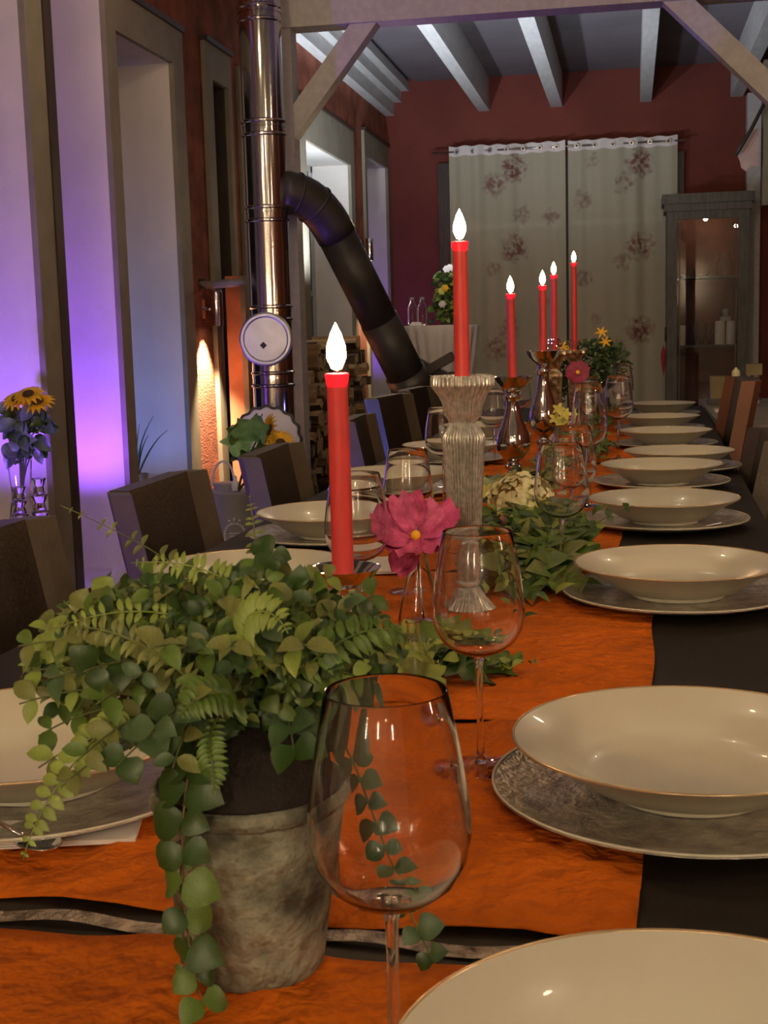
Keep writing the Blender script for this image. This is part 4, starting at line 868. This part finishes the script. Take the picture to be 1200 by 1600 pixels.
bw=[(0,0),(.04,0),(.065,.03),(.07,.06),(.066,.06),(.06,.03),(.036,.006),(0,.006)]
for x,lab in ((.475,'left glass bowl on the top cabinet shelf'),(.60,'right glass bowl on the top cabinet shelf')): cyl('glass_bowl',x,1.52,.06,.06,'glass',lab,'bowl','glass bowls on the cabinet shelf',bw)
cyl('glass_jar',.79,1.52,.06,.20,'glass','tall glass jar at right on the top cabinet shelf','jar',None,[(0,0),(.065,0),(.065,.12),(.04,.16),(.045,.20),(.041,.20),(.036,.16),(.06,.12),(.06,.006),(0,.006)])
cyl('grey_figurine',.80,1.14,.03,.1,'churn','small grey figurine above the pillar candles in the cabinet','figurine',None,[(0,0),(.05,0),(.045,.03),(.02,.05),(.03,.08),(.025,.10),(0,.11)])
# ================================================================ SIDE TABLE AND ITS THINGS
sd=thing('side_table','small side table under a grey-white cloth past the right table corner','table',(.535,5.95,0))
MB().box(-.20,.28,-.95,.75,.735,.76).build('tabletop','greycloth',sd)
MB().box(-.205,-.20,-.96,.76,.45,.76).build('cloth_drop','greycloth',sd)
for x in (-.17,.25):
    for y in (-.7,.7): MB().box(x-.02,x+.02,y-.02,y+.02,0,.735).build('leg','legwood',sd)
tag(MB().box(-.07,.07,-.05,.05,0,.012).build('white_tray','paper',loc=(.42,5.75,.761)),'small white tray at the near end of the side table','tray')
tag(MB().box(-.045,.045,-.06,.06,0,.004).build('dark_mat','iron',loc=(.41,5.45,.761)),'dark square mat on the side table','mat')
bxm=mat('olive_box',(.22,.17,.06),.5); 
t=thing('olive_candle_box','olive yellow square candle box on the side table','box',(.40,6.25,.761)); MB().box(-.04,.04,-.04,.04,.03,.13).build('box_body',bxm,t); MB().box(-.05,.11,-.05,.05,0,.03).build('base','iron',t)
t=thing('egg_figurine','pale egg-shaped ornament on the side table','ornament',(.475,6.25,.792)); MB().lathe([(0,0),(.022,.005),(.03,.03),(.024,.06),(.012,.075),(.02,.09),(.018,.12),(0,.14)],16).build('body','creampet',t)
t=thing('faceted_bottle','greenish faceted glass bottle at right on the side table','bottle',(.55,6.2,.761))
for k_,(a,c) in enumerate(((0,.05),(.05,.095),(.095,.135))):
    mb=MB().lathe([(0,a),(.03,a+.004),(.035-.004*k_,(a+c)/2),(.026,c),(0,c)],12); mb.build('bead','glass',t)
MB().box(-.035,.035,-.02,.02,.135,.185).build('stopper',bxm,t)
# draped pink thing on the right post
dp=thing('draped_fabric','pale pink fabric hung on a dark cord at the far right post','fabric',tuple(P(1170,250,10.5)),world=True)
vs=[];N=12
pts=[(1152,243),(1160,225),(1172,205),(1185,200),(1185,262),(1174,258),(1166,268),(1158,262),(1156,252)]
v=[P(a,c,10.5) for a,c in pts]+[P(a,c,10.6) for a,c in pts]; n=len(pts)
MB().add(v,[tuple(range(n)),tuple(range(n,2*n))[::-1]]+[(i,(i+1)%n,n+(i+1)%n,n+i) for i in range(n)],0,False).build('drape','rosecloth',dp)
MB().tube([P(1150,242,10.45),P(1162,222,10.45),P(1176,198,10.45),P(1200,150,10.45)],.014,8).build('cord','iron',dp)
MB().box(.98,1.02,10.5,10.6,2.0,3.06).build('hanging_strap','trim',dp)
